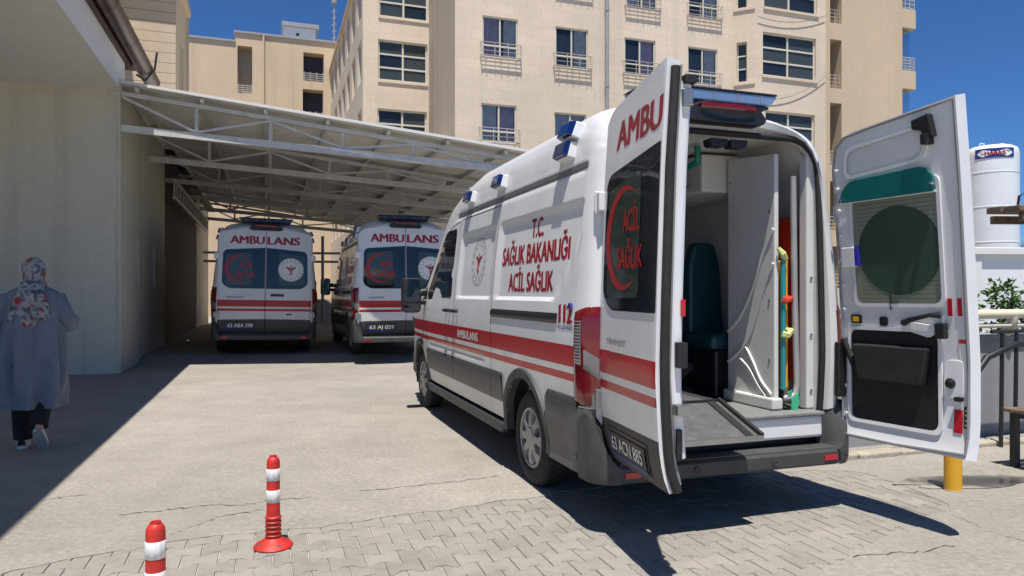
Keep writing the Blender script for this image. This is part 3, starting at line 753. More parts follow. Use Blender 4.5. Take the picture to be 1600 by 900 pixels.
# edge girder on the annex side
mb = MB(); gs = .12
for z in (4.22, 3.78): mb.bar(cp(.3, 5.7, z), cp(.3, CL, z), .06, .07)
gd = mb.build('edge_girder', M['canopy'], can)
for i in range(18):
    f = i/17; p = cp(.3, lerp(5.75, CL-.05, f), 4.19); q = cp(.3, lerp(5.75, CL-.05, f), 3.81)
    b2 = MB(); b2.bar(p, q, .035, .035); b2.build('web_bar', M['canopy'], gd)
for t in (.22, 6.3, 12.5, 15.9):
    mb = MB(); s = CW-.35; mb.bar(cp(s, t, -.02), cp(s, t, ztop(s)-.155), .12, .12); mb.box(*(0,0,0,0,0,0)) if False else None
    mb.build('column', M['canopy'], can)
mb = MB(); s = CW-.35
for z in (3.35, 3.0): mb.bar(cp(s+.07, .3, z), cp(s+.07, CL, z), .05, .06)
mb.build('side_beam', M['canopy'], can)
mb = MB()
for z in (2.62, 2.95): mb.tube([cp(.2, 15.6, z), cp(CW-.4, 15.6, z)], .045, 6)
mb.tube([cp(.9, 15.55, 3.9), cp(.9, 15.55, 2.5), cp(1.6, 15.55, 2.5)], .05, 6); mb.tube([cp(4.6, 15.4, 3.6), cp(4.6, 15.4, .3)], .06, 6)
mb.build('service_pipe', M['galv'], can)
mb = MB(); mb.prism([(14.2,-.03),(14.2,.003),(14.8,.12),(29,.12),(29,-.03)], lambda u, v, t: (t, u, v), -14, 1.4); o = mb.build('parking_bay', M['concrete']); tag(o, 'slightly raised concrete floor under the canopy', kind='structure')
# low wall behind the parked ambulances
lw = MB(); lw.box(1.2, 7.5, 16.6, 16.85, -.1, 1.15); o = lw.build('garden_wall', M['annex']); o.location = CO; o.rotation_euler = (0,0,TH)
tag(o, 'low pale wall behind the two parked ambulances', 'wall')
# ------------------------------------------------------------------ ambulance
PX = [(.28,.86),(.40,.905),(.55,.928),(.8,.943),(1.1,.95),(1.25,.945),(1.6,.918),(1.95,.878),(2.17,.85),(2.20,.845),(2.235,.838),(2.30,.830),(2.40,.812),(2.48,.778),(2.54,.722),(2.58,.645),(2.61,.535),(2.635,.38),(2.648,.2),(2.655,0)]
def px(z): return interp(PX, z)
EB = [(.40,-.085),(.46,-.055),(.54,-.022),(.66,-.004),(.72,0),(1.0,.016),(1.4,.006),(2.0,-.014),(2.5,-.045),(2.6,-.08)]
def eb(z): return interp(EB, z)
ZT = [(-1.2,2.655),(1.6,2.655),(2.15,2.59),(2.65,2.46),(2.85,2.33),(3.95,1.48),(4.1,1.40),(4.55,1.22),(4.72,1.05),(4.78,.9)]
def zt(y): return interp(ZT, y)
WF = [(-1.2,1),(2.9,1),(3.5,.985),(4.2,.95),(4.55,.88),(4.72,.78),(4.78,.70)]
INS = [(-1.12,.085),(-1.11,.06),(-1.085,.035),(-1.05,.018),(-1.0,.007),(-.94,0)]
def zmap(z0, y):
    t = zt(y)
    if t > 1.3: return z0 if z0 < 1.25 else 1.25+(z0-1.25)*(t-1.25)/(2.655-1.25)
    k = (t-.28)/(2.655-.28); return .28+(z0-.28)*k if z0 > .5 else z0*lerp(1, .95, 1-k)
def zinv(z, y):
    t = zt(y)
    if t > 1.3: return z if z < 1.25 else 1.25+(z-1.25)*(2.655-1.25)/(t-1.25)
    return z
def recess(y, z):
    """pressed panels in the van side"""
    d = 0
    for (y0, y1, z0, z1, cut) in ((-.94, .69, 1.345, 1.99, .38), (.83, 1.93, 1.345, 1.99, .0)):
        f = sstep(y0, y0+.035, y)*sstep(y1, y1-.035, y)*sstep(z0, z0+.03, z)*sstep(z1, z1-.06, z)
        if cut: f *= sstep(-.02, .03, (y-y0)/cut+(z-z0)/.42-1+.0)
        d = max(d, f*.026)
    d += .012*sstep(2.14, 2.165, z)*sstep(2.215, 2.19, z)*sstep(-.95, -.9, y)*sstep(2.3, 2.2, y)     # drip channel
    d += .010*sstep(.80, .82, z)*sstep(.865, .845, z)*sstep(.95, 1.0, y)*sstep(3.2, 3.1, y)
    return d
def sx(y, z, off=0.0):
    w = px(zinv(z, y))*interp(WF, y)-interp(INS, y)*(1 if y < -.9 else 0)
    return w-recess(y, z)+off
WY = (0.0, 3.75); WR = .345
def ysm(): 
    ys = [-1.12,-1.11,-1.085,-1.05,-1.0,-.97,-.94,-.92,-.905]
    y = -.87
    while y < 2.3: ys.append(y); y += .045
    while y < 4.78: ys.append(y); y += .06
    ys.append(4.78); return ys
ZS = [.40,.44,.48,.52,.56,.60,.64,.68,.72,.76,.80,.82,.845,.865,.9,.94,.98,1.02,1.06,1.1,1.15,1.2,1.25,1.3,1.335,1.345,1.36,1.375,1.39,1.45,1.52,1.6,1.68,1.76,1.84,1.9,1.93,1.95,1.97,1.985,1.995,2.01,2.06,2.11,2.14,2.152,2.165,2.19,2.203,2.215,2.235,2.265,2.30,2.33,2.36,2.40,2.43,2.46,2.485,2.51,2.53,2.55,2.57,2.585,2.60,2.612,2.625,2.635,2.643,2.648,2.652,2.655]
def seam(mb, pts, side, w=.007, off=.0015):
    """dark shut line following the side surface"""
    vs = []
    P = [Vector(p) for p in pts]
    fine = []
    for a, b in zip(P, P[1:]):
        n = max(1, int((b-a).length/.05))
        for k in range(n): fine.append(a.lerp(b, k/n))
    fine.append(P[-1])
    for i, p in enumerate(fine):
        t = (fine[min(i+1, len(fine)-1)]-fine[max(i-1, 0)]).normalized(); nn = Vector((-t.y, t.x))*w/2
        for q in (p+nn, p-nn): vs.append((side*(sx(q.x, q.y)+off), q.x, q.y))
    mb.add(vs, [(2*i, 2*i+1, 2*i+3, 2*i+2) for i in range(len(fine)-1)])
def crescent(cx, cz, r, n=40, k=.80, dx=.16):
    a = [(cx+r*math.cos(t), cz+r*math.sin(t)) for t in [R(48)+R(264)*i/n for i in range(n+1)]]
    cx2 = cx+r*dx; e0 = Vector(a[0])-Vector((cx2, cz)); r2 = e0.length
    a0 = math.atan2(e0.y, e0.x); a1 = 2*math.pi-a0
    b = [(cx2+r2*math.cos(t), cz+r2*math.sin(t)) for t in [a0+(a1-a0)*i/n for i in range(n+1)]]
    return a, b
def emblem(mb, cx, cz, r, fn, mi_ring, mi_red, k=1.0):
    """round ministry emblem: rings, star dots, winged staff"""
    for (a, b) in ((1.0, .965), (.70, .68)):
        mb.ring(circ(cx, cz, r*a, 40), circ(cx, cz, r*b, 40), fn, mi_ring)
    for i in range(16):
        t = 2*math.pi*i/16; mb.panel(circ(cx+r*.83*math.cos(t), cz+r*.83*math.sin(t), r*.055, 6), fn, (1,), mi_ring)
    mb.add([fn(cx+dx*r, cz+dz*r) for dx, dz in ((-.035,.25),(.035,.25),(.03,-.5),(-.03,-.5))], [(3,2,1,0)], mi_red)
    for s in (-1, 1):
        pts = [(.03,.05),(.12,.2),(.46,.26),(.38,.12),(.22,.08),(.20,-.02),(.1,-.06)]
        mb.add([fn(cx+s*x*r, cz+z*r) for x, z in pts], [tuple(range(len(pts)))], mi_red)
        mb.tube([fn(cx+s*r*.12*math.sin(q*6), cz+r*(.02-q*.5)) for q in [i/8 for i in range(9)]], r*.018, 4, mi_red, caps=False)
    mb.panel(circ(cx, cz+.3*r, r*.06, 8), fn, (1,), mi_red)

def make_wheel(parent, x, y, side, name='wheel'):
    Mx = Matrix.Translation((x, y, WR)) @ Matrix.Rotation(R(90)*side, 4, 'Y')       # local z -> outwards
    W = .22
    prof = [(.215,-W+.01),(.25,-W),(.31,-W+.01),(.335,-W+.03),(.345,-W+.06),(.345,-.055),(.336,-.025),(.312,-.004),(.27,.004),(.235,.0),(.218,-.02),(.21,-.05)]
    mb = MB(); mb.lathe(prof, 40, Mx, cap=False)
    ty = mb.build(name, M['tyre'], parent, smooth=35)
    tr = MB()
    for k in range(40):
        for q, zz in ((0,-.055),(1,-.105),(0,-.155)):
            t = 2*math.pi*(k+.5*q)/40; p = Mx @ Vector((.347*math.cos(t), .347*math.sin(t), zz)); c = Mx.to_3x3() @ Vector((0,0,1)); a = Mx.to_3x3() @ Vector((-math.sin(t), math.cos(t), 0))
            tr.bar(p-a*.016, p+a*.016, .034, .008, up=(Mx.to_3x3() @ Vector((math.cos(t), math.sin(t), 0))))
    tr.build('tread', M['tyre'], ty)
    mb = MB()
    mb.lathe([(.216,-.035),(.222,-.012),(.214,-.004),(.200,-.008),(.196,-.03)], 40, Mx, cap=False)
    nsp = 8
    for k in range(nsp):
        t = 2*math.pi*k/nsp
        def P(r, w, z): return Mx @ Vector((r*math.cos(t)-w*math.sin(t), r*math.sin(t)+w*math.cos(t), z))
        vs = [P(.05,-.036,-.008),P(.05,.036,-.008),P(.203,.046,-.016),P(.203,-.046,-.016),P(.05,-.036,-.05),P(.05,.036,-.05),P(.203,.046,-.05),P(.203,-.046,-.05),P(.14,.022,.0),P(.14,-.022,.0)]
        mb.add(vs, [(0,1,8,9),(9,8,2,3),(0,9,3,7,4),(1,5,6,2,8),(3,2,6,7)])
    mb.lathe([(.085,-.03),(.085,-.008),(.07,.004),(.03,.008),(.001,.008)], 24, Mx)
    rm = mb.build('rim', M['rim'], ty, smooth=30)
    mb = MB(); mb.lathe([(.205,-.048),(.001,-.048)], 24, Mx, cap=False); mb.build('brake_disc', M['black'], ty)
    return ty

def make_rear_door(root, s, opened, plate=None, ang=92.4, detail=True):
    """s=-1 left leaf, +1 right leaf. geometry relative to hinge"""
    W = .845 if opened else .853; hw = s*.858; q = -s           # q: direction from hinge to free edge
    zb = .46
    def ztp(u):
        z = 2.42+.085*(u/W); r = .17
        if u < r: z -= r*(1-math.sqrt(max(0, 1-((r-u)/r)**2)))
        return z
    def zb_(u):
        r = .05; z = zb
        if u < r: z += r*(1-math.sqrt(max(0, 1-((r-u)/r)**2)))
        return z
    us = [0,.006,.02,.04,.07,.11,.17,.25,.33,.41,.49,.57,.65,.72,.78,.82,W-.005,W]
    bs = [.0,.01,.03,.06,.09,.105,.12,.14,.17,.2,.22,.24,.26,.28,.3,.305,.31,.33,.4,.5,.6,.7,.8,.85,.9,.94,.97,.985,1.0]
    def edge(u): return -.02*(1-min(1, u/.05))**2-.003*(1-min(1, (W-u)/.02))**2
    def outer(u, z, off=0): return (q*u, -(eb(z)+edge(u)+off), z)
    mb = MB(); nu, nb = len(us)-1, len(bs)-1; o = 0
    for b in bs:
        for u in us:
            z = lerp(zb_(u), ztp(u), b); mb.v.append(outer(u, z))
    for j in range(nb):
        for i in range(nu):
            f = (j*(nu+1)+i, j*(nu+1)+i+1, (j+1)*(nu+1)+i+1, (j+1)*(nu+1)+i)
            z = sum(mb.v[k][2] for k in f)/4
            mb.f.append(f if q > 0 else f[::-1]); mb.m.append(1 if z < .705 else 0)
    n0 = len(mb.v); TK = .075
    for b in bs:
        for u in us:
            z = lerp(zb_(u)+.015, ztp(u)-.012, b); mb.v.append((q*lerp(.012, W-.012, u/W), -(eb(z)-TK), z))
    for j in range(nb):
        for i in range(nu):
            f = (n0+j*(nu+1)+i, n0+j*(nu+1)+i+1, n0+(j+1)*(nu+1)+i+1, n0+(j+1)*(nu+1)+i); mb.f.append(f[::-1] if q > 0 else f); mb.m.append(2)
    bd = [i for i in range(nu+1)]+[j*(nu+1)+nu for j in range(1, nb+1)]+[nb*(nu+1)+i for i in range(nu-1, -1, -1)]+[j*(nu+1) for j in range(nb-1, 0, -1)]
    for a, b in zip(bd, bd[1:]+bd[:1]):
        f = (a, b, n0+b, n0+a); mb.f.append(f[::-1] if q > 0 else f); mb.m.append(2)
    d = mb.build('rear_door', [M['paint'], M['plastic'], M['white']], root, smooth=35)
    d.location = (hw, -1.125, 0)
    if opened:      # hinge axis leans with the body side
        if s > 0: d.matrix_local = Matrix.Translation((hw+.145, -1.125, 0)) @ Matrix.Rotation(-.045, 4, 'Y') @ Matrix.Rotation(R(97.5), 4, 'Z')
        else: d.matrix_local = Matrix.Translation((hw-.01, -1.125, 0)) @ Matrix.Rotation(R(-97.5), 4, 'Z')
    # --- outside
    FL = q < 0
    O = lambda off: (lambda u, z: outer(u, z, off))
    win = rpoly([(.085,1.40),(.20,1.305),(W-.006,1.305),(W-.006,2.115),(.15,2.06),(.10,2.0)], [.06,.10,.01,.01,.09,.06], 4)
    g = MB().panel(win, O(.004), (1,.85,.6,.3), 0, FL).build('window', M['glassop'], d, smooth=40)
    # film panel behind the glass print
    fl = rpoly([(.15,1.375),(.62,1.375),(.62,2.02),(.15,1.97)], .05, 4)
    MB().panel(fl, O(.0055), (1,.7,.35), 0, FL).build('window_film', M['filmgreen'], d)
    if s < 0:
        a, b = crescent(.40, 1.69, .275)
        m2 = MB(); vs = [outer(u, z, .0075) for u, z in a]+[outer(u, z, .0075) for u, z in b]; n = len(a)
        m2.add(vs, [(i, i+1, n+i+1, n+i) for i in range(n-1)]); m2.build('crescent_print', M['redbright'], d)
        m2 = MB()
        text_fit(m2, 'ACİL', .24, .115, lambda u, v: outer(.385+u, 1.72+v, .0085), .035); text_fit(m2, 'SAĞLIK', .36, .115, lambda u, v: outer(.315+u, 1.53+v, .0085), .035); m2.build('window_lettering', M['redbright'], d)
    else:
        m2 = MB(); m2.panel(circ(.40, 1.69, .235, 36), O(.0068), (1,.5), 2, FL); emblem(m2, .40, 1.69, .23, O(.0082), 1, 0); m2.build('emblem', [M['redtext'], M['grey'], M['whitetext']], d)
    m2 = MB(); word = 'AMBU' if s < 0 else 'LANS'
    if s < 0: text_fit(m2, word, .62, .155, lambda u, v: outer(.215+u, 2.185+v, .0015), .035)
    else: text_fit(m2, word, .60, .155, lambda u, v: outer(W-.015-u, 2.185+v, .0015), .035)
    m2.build('lettering', M['redtext'], d)
    if s < 0:
        m2 = MB(); text_fit(m2, 'TRANSIT', .30, .032, lambda u, v: outer(.17+u, 1.118+v, .006), .02); m2.build('badge_lettering', M['grey'], d)
        # licence plate in its recess
        m2 = MB(); m2.grid(lambda i, j: outer(lerp(.13, .70, i), lerp(.495, .66, j), .004), 2, 4); m2.build('plate_recess', M['black'], d)
        m2 = MB(); m2.grid(lambda i, j: outer(lerp(.155, .675, i), lerp(.525, .635, j), .010), 2, 3); p = m2.build('licence_plate', M['black' if opened else 'plateblack'], d)
        m2 = MB(); text_fit(m2, plate, .44, .072, lambda u, v: outer(.20+u, .545+v, .0125), .012); m2.build('plate_characters', M['whitetext'], d)
        m2 = MB(); m2.grid(lambda i, j: outer(lerp(.165, .190, i), lerp(.53, .63, j), .0118), 1, 1); m2.grid(lambda i, j: outer(lerp(.155, .675, i), lerp(.500, .522, j), .0118), 1, 1); m2.build('plate_band', M['bluetext'], d)
    else:
        m2 = MB(); m2.grid(lambda i, j: outer(lerp(.52, .76, i), lerp(1.155, 1.20, j), .012+.012*math.sin(math.pi*i)), 6, 2); m2.build('handle', M['black'], d)
        m2 = MB(); o1 = circ(0, 0, 1, 24); m2.panel([(.42+.075*x, .80+.028*y) for x, y in o1], O(.006), (1,.6), 0, FL); m2.build('oval_badge', M['bluetext'], d)
        m2 = MB(); m2.ring([(.42+.080*x, .80+.032*y) for x, y in o1], [(.42+.070*x, .80+.024*y) for x, y in o1], O(.008), 0, FL); m2.build('badge_ring', M['chrome'], d)
    # hinges on the outer corner
    for z in (.79, 1.93):
        m2 = MB(); m2.box(min(q*-.055, q*.045), max(q*-.055, q*.045), -(eb(z)+.03), -(eb(z)-.02), z-.055, z+.055); m2.tube([(q*-.02, -(eb(z)+.02), z-.065), (q*-.02, -(eb(z)+.02), z+.065)], .018, 8)
        m2.build('hinge', M['white'] if z > 1 else M['steel'], d, bevel=.006)
    if not opened or not detail: return d
    if s < 0:
        # shut face: rubber lip, white inner flange, latch fittings
        zz = [.47,.56,.65,.72,.9,1.1,1.4,1.7,2.0,2.2,2.35,2.46]
        MB().tube([(q*(W+.004), -(eb(z)-.045), z) for z in zz], .024, 8).build('rubber_lip', M['rubber'], d, smooth=60)
        fl_ = MB(); fl_.grid(lambda i, j: (q*(W-.03+.02*(1 if 0 < i < 1 else 0)), -(eb(lerp(.62, 2.40, j))-.075-.07*i), lerp(.62, 2.40, j)), 4, 16)
        fl_.grid(lambda i, j: (q*(W-.03-.10*i), -(eb(lerp(.62, 2.40, j))-.145+.0*i), lerp(.62, 2.40, j)), 2, 16); fl_.build('inner_flange', M['white'], d, smooth=50, fixn=True)
        def fit(nm, mt, y0, y1, z0, z1, x0=-.012, x1=.02):
            z = (z0+z1)/2; MB().box(q*(W+x0), q*(W+x1), -(eb(z)-y0), -(eb(z)-y1), z0, z1).build(nm, M[mt], d, bevel=.004)
        fit('reflector', 'reflector', .125, .150, 1.29, 1.37, -.012, -.004); fit('pull_handle', 'black', .10, .15, 1.05, 1.17, -.012, .03); fit('latch', 'steel', .085, .15, .83, .88, -.012, .05); fit('marker_strip', 'black', .09, .12, .62, .76, -.012, .006)
        fit('upper_latch', 'iron', .09, .15, 2.385, 2.425, -.04, .02); fit('latch_plate', 'steel', .09, .14, 2.28, 2.36, -.03, .01)
    # --- inside face
    def inn(u, z, off=0): return (q*u, -(eb(z)-TK)+off, z)
    IF = lambda off: (lambda u, z: inn(u, z, off))
    FI = not FL
    # rubber seal around the leaf
    ol = [(.02, z) for z in (.55, 1.0, 1.5, 2.0, 2.2)]+[(.05, 2.34), (.12, 2.40), (.3, 2.425), (.6, 2.455), (W-.02, 2.475)]+[(W-.02, z) for z in (2.0, 1.5, 1.0, .6, .5)]+[(.4, .485), (.06, .49), (.02, .55)]
    MB().tube([inn(u, z, .006) for u, z in ol], .008, 6).build('door_seal', M['grey'], d, smooth=60)
    # raised inner frame with window and pocket openings
    fr_o = rpoly([(.03,.50),(W-.035,.50),(W-.035,2.44),(.14,2.385),(.05,2.30)], [.05,.04,.03,.06,.08], 4)
    for (nm, h0, lip) in (('window', [(.145,1.34),(.695,1.34),(.695,2.06),(.145,2.0)], .05), ('pocket', [(.085,.60),(.66,.60),(.66,1.17),(.085,1.17)], .05), ('top_recess', [(.12,2.15),(.62,2.19),(.67,2.36),(.14,2.31)], .06)):
        ou = rpoly([(u+(-.022 if u < .4 else .022), z+(-.022 if z < sum(p[1] for p in h0)/4 else .022)) for u, z in h0], lip, 4); im = rpoly(h0, lip, 4)
        m2 = MB(); m2.ring(ou, im, lambda u, z: inn(u, z, .013), 0, FI)
        n = len(im); oo = len(m2.v)
        m2.v += [inn(u, z, .013) for u, z in ou]+[inn(u, z, .0) for u, z in ou]
        for k in range(n): m2.f.append((oo+k, oo+(k+1) % n, oo+n+(k+1) % n, oo+n+k)); m2.m.append(0)
        m2.build('pressed_frame', M['white'], d, smooth=50)
        if nm == 'window':
            m3 = MB(); m3.panel(im, IF(.004), (1,.6,.3), 0, FI); w = m3.build('inner_window', M['filminner'], d)
            m3 = MB(); m3.panel(circ(.44, 1.66, .27, 40), IF(.0058), (1,.5), 0, FI); m3.build('round_sticker', M['stickerdark'], d)
            m3 = MB()
            for k in range(24):
                z = 1.37+.0255*k; m3.add([inn(.17, z, .0068), inn(.68, z, .0068), inn(.68, z+.0022, .0068), inn(.17, z+.0022, .0068)], [(0,1,2,3)])
            m3.build('heater_wire', M['stickerdark'], d)
        if nm == 'pocket':
            m3 = MB(); m3.panel(im, IF(.003), (1,.6), 0, FI); m3.build('door_pocket', M['black'], d)
            bx = MB(); bx.prism([(.16,.86),(.58,.86),(.62,1.08),(.12,1.08)], lambda u, v, t: inn(u, v, t), .003, .06); bx.build('pocket_net', M['rubber'], d, bevel=.01)
    # teal pad over the glass
    pad = rpoly([(.075,1.985),(.695,1.985),(.695,2.08),(.64,2.135),(.15,2.12),(.085,2.05)], [.02,.02,.03,.04,.06,.04], 3)
    m2 = MB(); m2.prism(pad, lambda u, v, t: inn(u, v, t), .014, .034); m2.build('teal_pad', M['tealpad'], d, bevel=.004)
    m2 = MB(); m2.tube([inn(.07, 1.985, .02), inn(.70, 1.985, .02)], .006, 6); m2.build('pad_rail', M['white'], d)
    for u, z in ((.085, 2.0), (.69, 2.03)): MB().lathe([(.014,0),(.014,.012),(.004,.016)], 10, Matrix.Translation(inn(u, z, .034)) @ Matrix.Rotation(R(-90), 4, 'X')).build('bolt', M['chrome'], d)
    # latch, handle, reflectors and small fittings
    m2 = MB(); m2.prism([(.60,2.40),(.70,2.42),(.72,2.29),(.66,2.30),(.655,2.33),(.60,2.35)], lambda u, v, t: inn(u, v, t), .0, .05); m2.box(*sorted((q*.66, q*.70)), -(eb(2.3)-TK), -(eb(2.3)-TK)+.07, 2.25, 2.31); m2.build('latch', M['iron'], d, bevel=.004)
    m2 = MB(); m2.tube([inn(.46, 1.225, .02), inn(.52, 1.245, .05), inn(.64, 1.275, .05), inn(.69, 1.275, .02)], [.02,.016,.013,.02], 8); m2.build('pull_handle', M['black'], d, smooth=50)
    m2 = MB(); m2.prism(rpoly([(.445,1.19),(.62,1.14),(.68,1.19),(.68,1.21),(.52,1.23)], .02, 3), lambda u, v, t: inn(u, v, t), .012, .03); m2.build('handle_tray', M['white'], d, bevel=.005)
    m2 = MB(); m2.prism([(.665,1.14),(.725,1.14),(.725,1.23),(.665,1.23)], lambda u, v, t: inn(u, v, t), .012, .05); m2.build('lock_box', M['black'], d, bevel=.006)
    for (u0, u1, z0, z1) in ((.722,.747,1.27,1.37), (.778,.80,1.27,1.37), (.745,.79,.61,.74)):
        m2 = MB(); m2.prism([(u0,z0),(u1,z0),(u1,z1),(u0,z1)], lambda u, v, t: inn(u, v, t), .0, .006); m2.build('reflector', M['reflector'], d)
    m2 = MB(); m2.prism(rpoly([(.095,1.21),(.165,1.21),(.165,1.265),(.095,1.265)], .008, 2), lambda u, v, t: inn(u, v, t), .0, .014); m2.build('lamp_bezel', M['black'], d)
    m2 = MB(); m2.prism([(.11,1.222),(.15,1.222),(.15,1.253),(.11,1.253)], lambda u, v, t: inn(u, v, t), .014, .018); m2.build('amber_lamp', M['yellow'], d)
    m2 = MB(); m2.prism(rpoly([(.295,1.20),(.345,1.20),(.345,1.255),(.295,1.255)], .012, 2), lambda u, v, t: inn(u, v, t), .0, .012); m2.build('vent_cap', M['black'], d)
    m2 = MB(); m2.tube([inn(.375, 1.30, .01), inn(.375, 1.39, .012)], .005, 5); m2.build('lock_pin', M['black'], d)
    m2 = MB(); m2.prism([(.06,1.57),(.155,1.57),(.155,1.70),(.06,1.70)], lambda u, v, t: inn(u, v, t), .0, .03); b = m2.build('switch_box', M['white'], d, bevel=.005)
    m2 = MB(); m2.prism([(.157,1.58),(.178,1.58),(.178,1.70),(.157,1.70)], lambda u, v, t: inn(u, v, t), .0, .03); m2.build('blue_tab', M['bluetab'], d)
    m2 = MB(); m2.lathe([(.03,0),(.03,.012),(.018,.02),(.018,.03),(.004,.03)], 14, Matrix.Translation(inn(.725, .885, .002)) @ Matrix.Rotation(R(-90), 4, 'X')); m2.build('knob', M['black'], d, smooth=40)
    m2 = MB(); m2.prism(rpoly([(.685,.80),(.80,.80),(.80,1.02),(.70,1.02),(.685,.93)], .03, 3), lambda u, v, t: inn(u, v, t), .0, .008); m2.build('lock_cover', M['white'], d, bevel=.004)
    m2 = MB(); m2.prism(rpoly([(.755,.79),(.80,.79),(.80,.815),(.755,.815)], .01, 2), lambda u, v, t: inn(u, v, t), .008, .03); m2.build('striker', M['black'], d)
    # narrow shut face at the free edge: sticker and led strip
    ez = lambda x, y0, y1, z0, z1, mt, nm: MB().box(*sorted((q*(W-.004), q*(W+x))), -(eb((z0+z1)/2)-TK)-.055+y0, -(eb((z0+z1)/2)-TK)-.055+y1, z0, z1).build(nm, M[mt], d)
    m2 = MB(); m2.prism([(.775,.96),(.812,.96),(.812,1.135),(.775,1.135)], lambda u, v, t: inn(u, v, t), .0, .002); m2.build('sticker', M['whitetext'], d)
    m2 = MB(); m2.prism([(.773,1.115),(.814,1.115),(.814,1.137),(.773,1.137)], lambda u, v, t: inn(u, v, t), .002, .004); m2.build('sticker_band', M['orange'], d)
    m2 = MB(); m2.prism(rpoly([(.803,.64),(.828,.64),(.828,.765),(.803,.765)], .01, 2), lambda u, v, t: inn(u, v, t), .0, .01); m2.build('marker_strip', M['black'], d)
    for k in range(4): MB().lathe([(.006,0),(.006,.004),(.001,.006)], 8, Matrix.Translation(inn(.8155, .66+.028*k, .010)) @ Matrix.Rotation(R(-90), 4, 'X')).build('marker_lamp', M['chrome' if k % 2 else 'yellow'], d)
    for z in (.62, .8, 1.08, 1.30, 1.46, 1.62, 1.78, 1.94, 2.08, 2.2): MB().lathe([(.013,0),(.013,.01),(.006,.014)], 8, Matrix.Translation(inn(.045, z, .0)) @ Matrix.Rotation(R(-90), 4, 'X')).build('clip', M['white'], d)
    return d

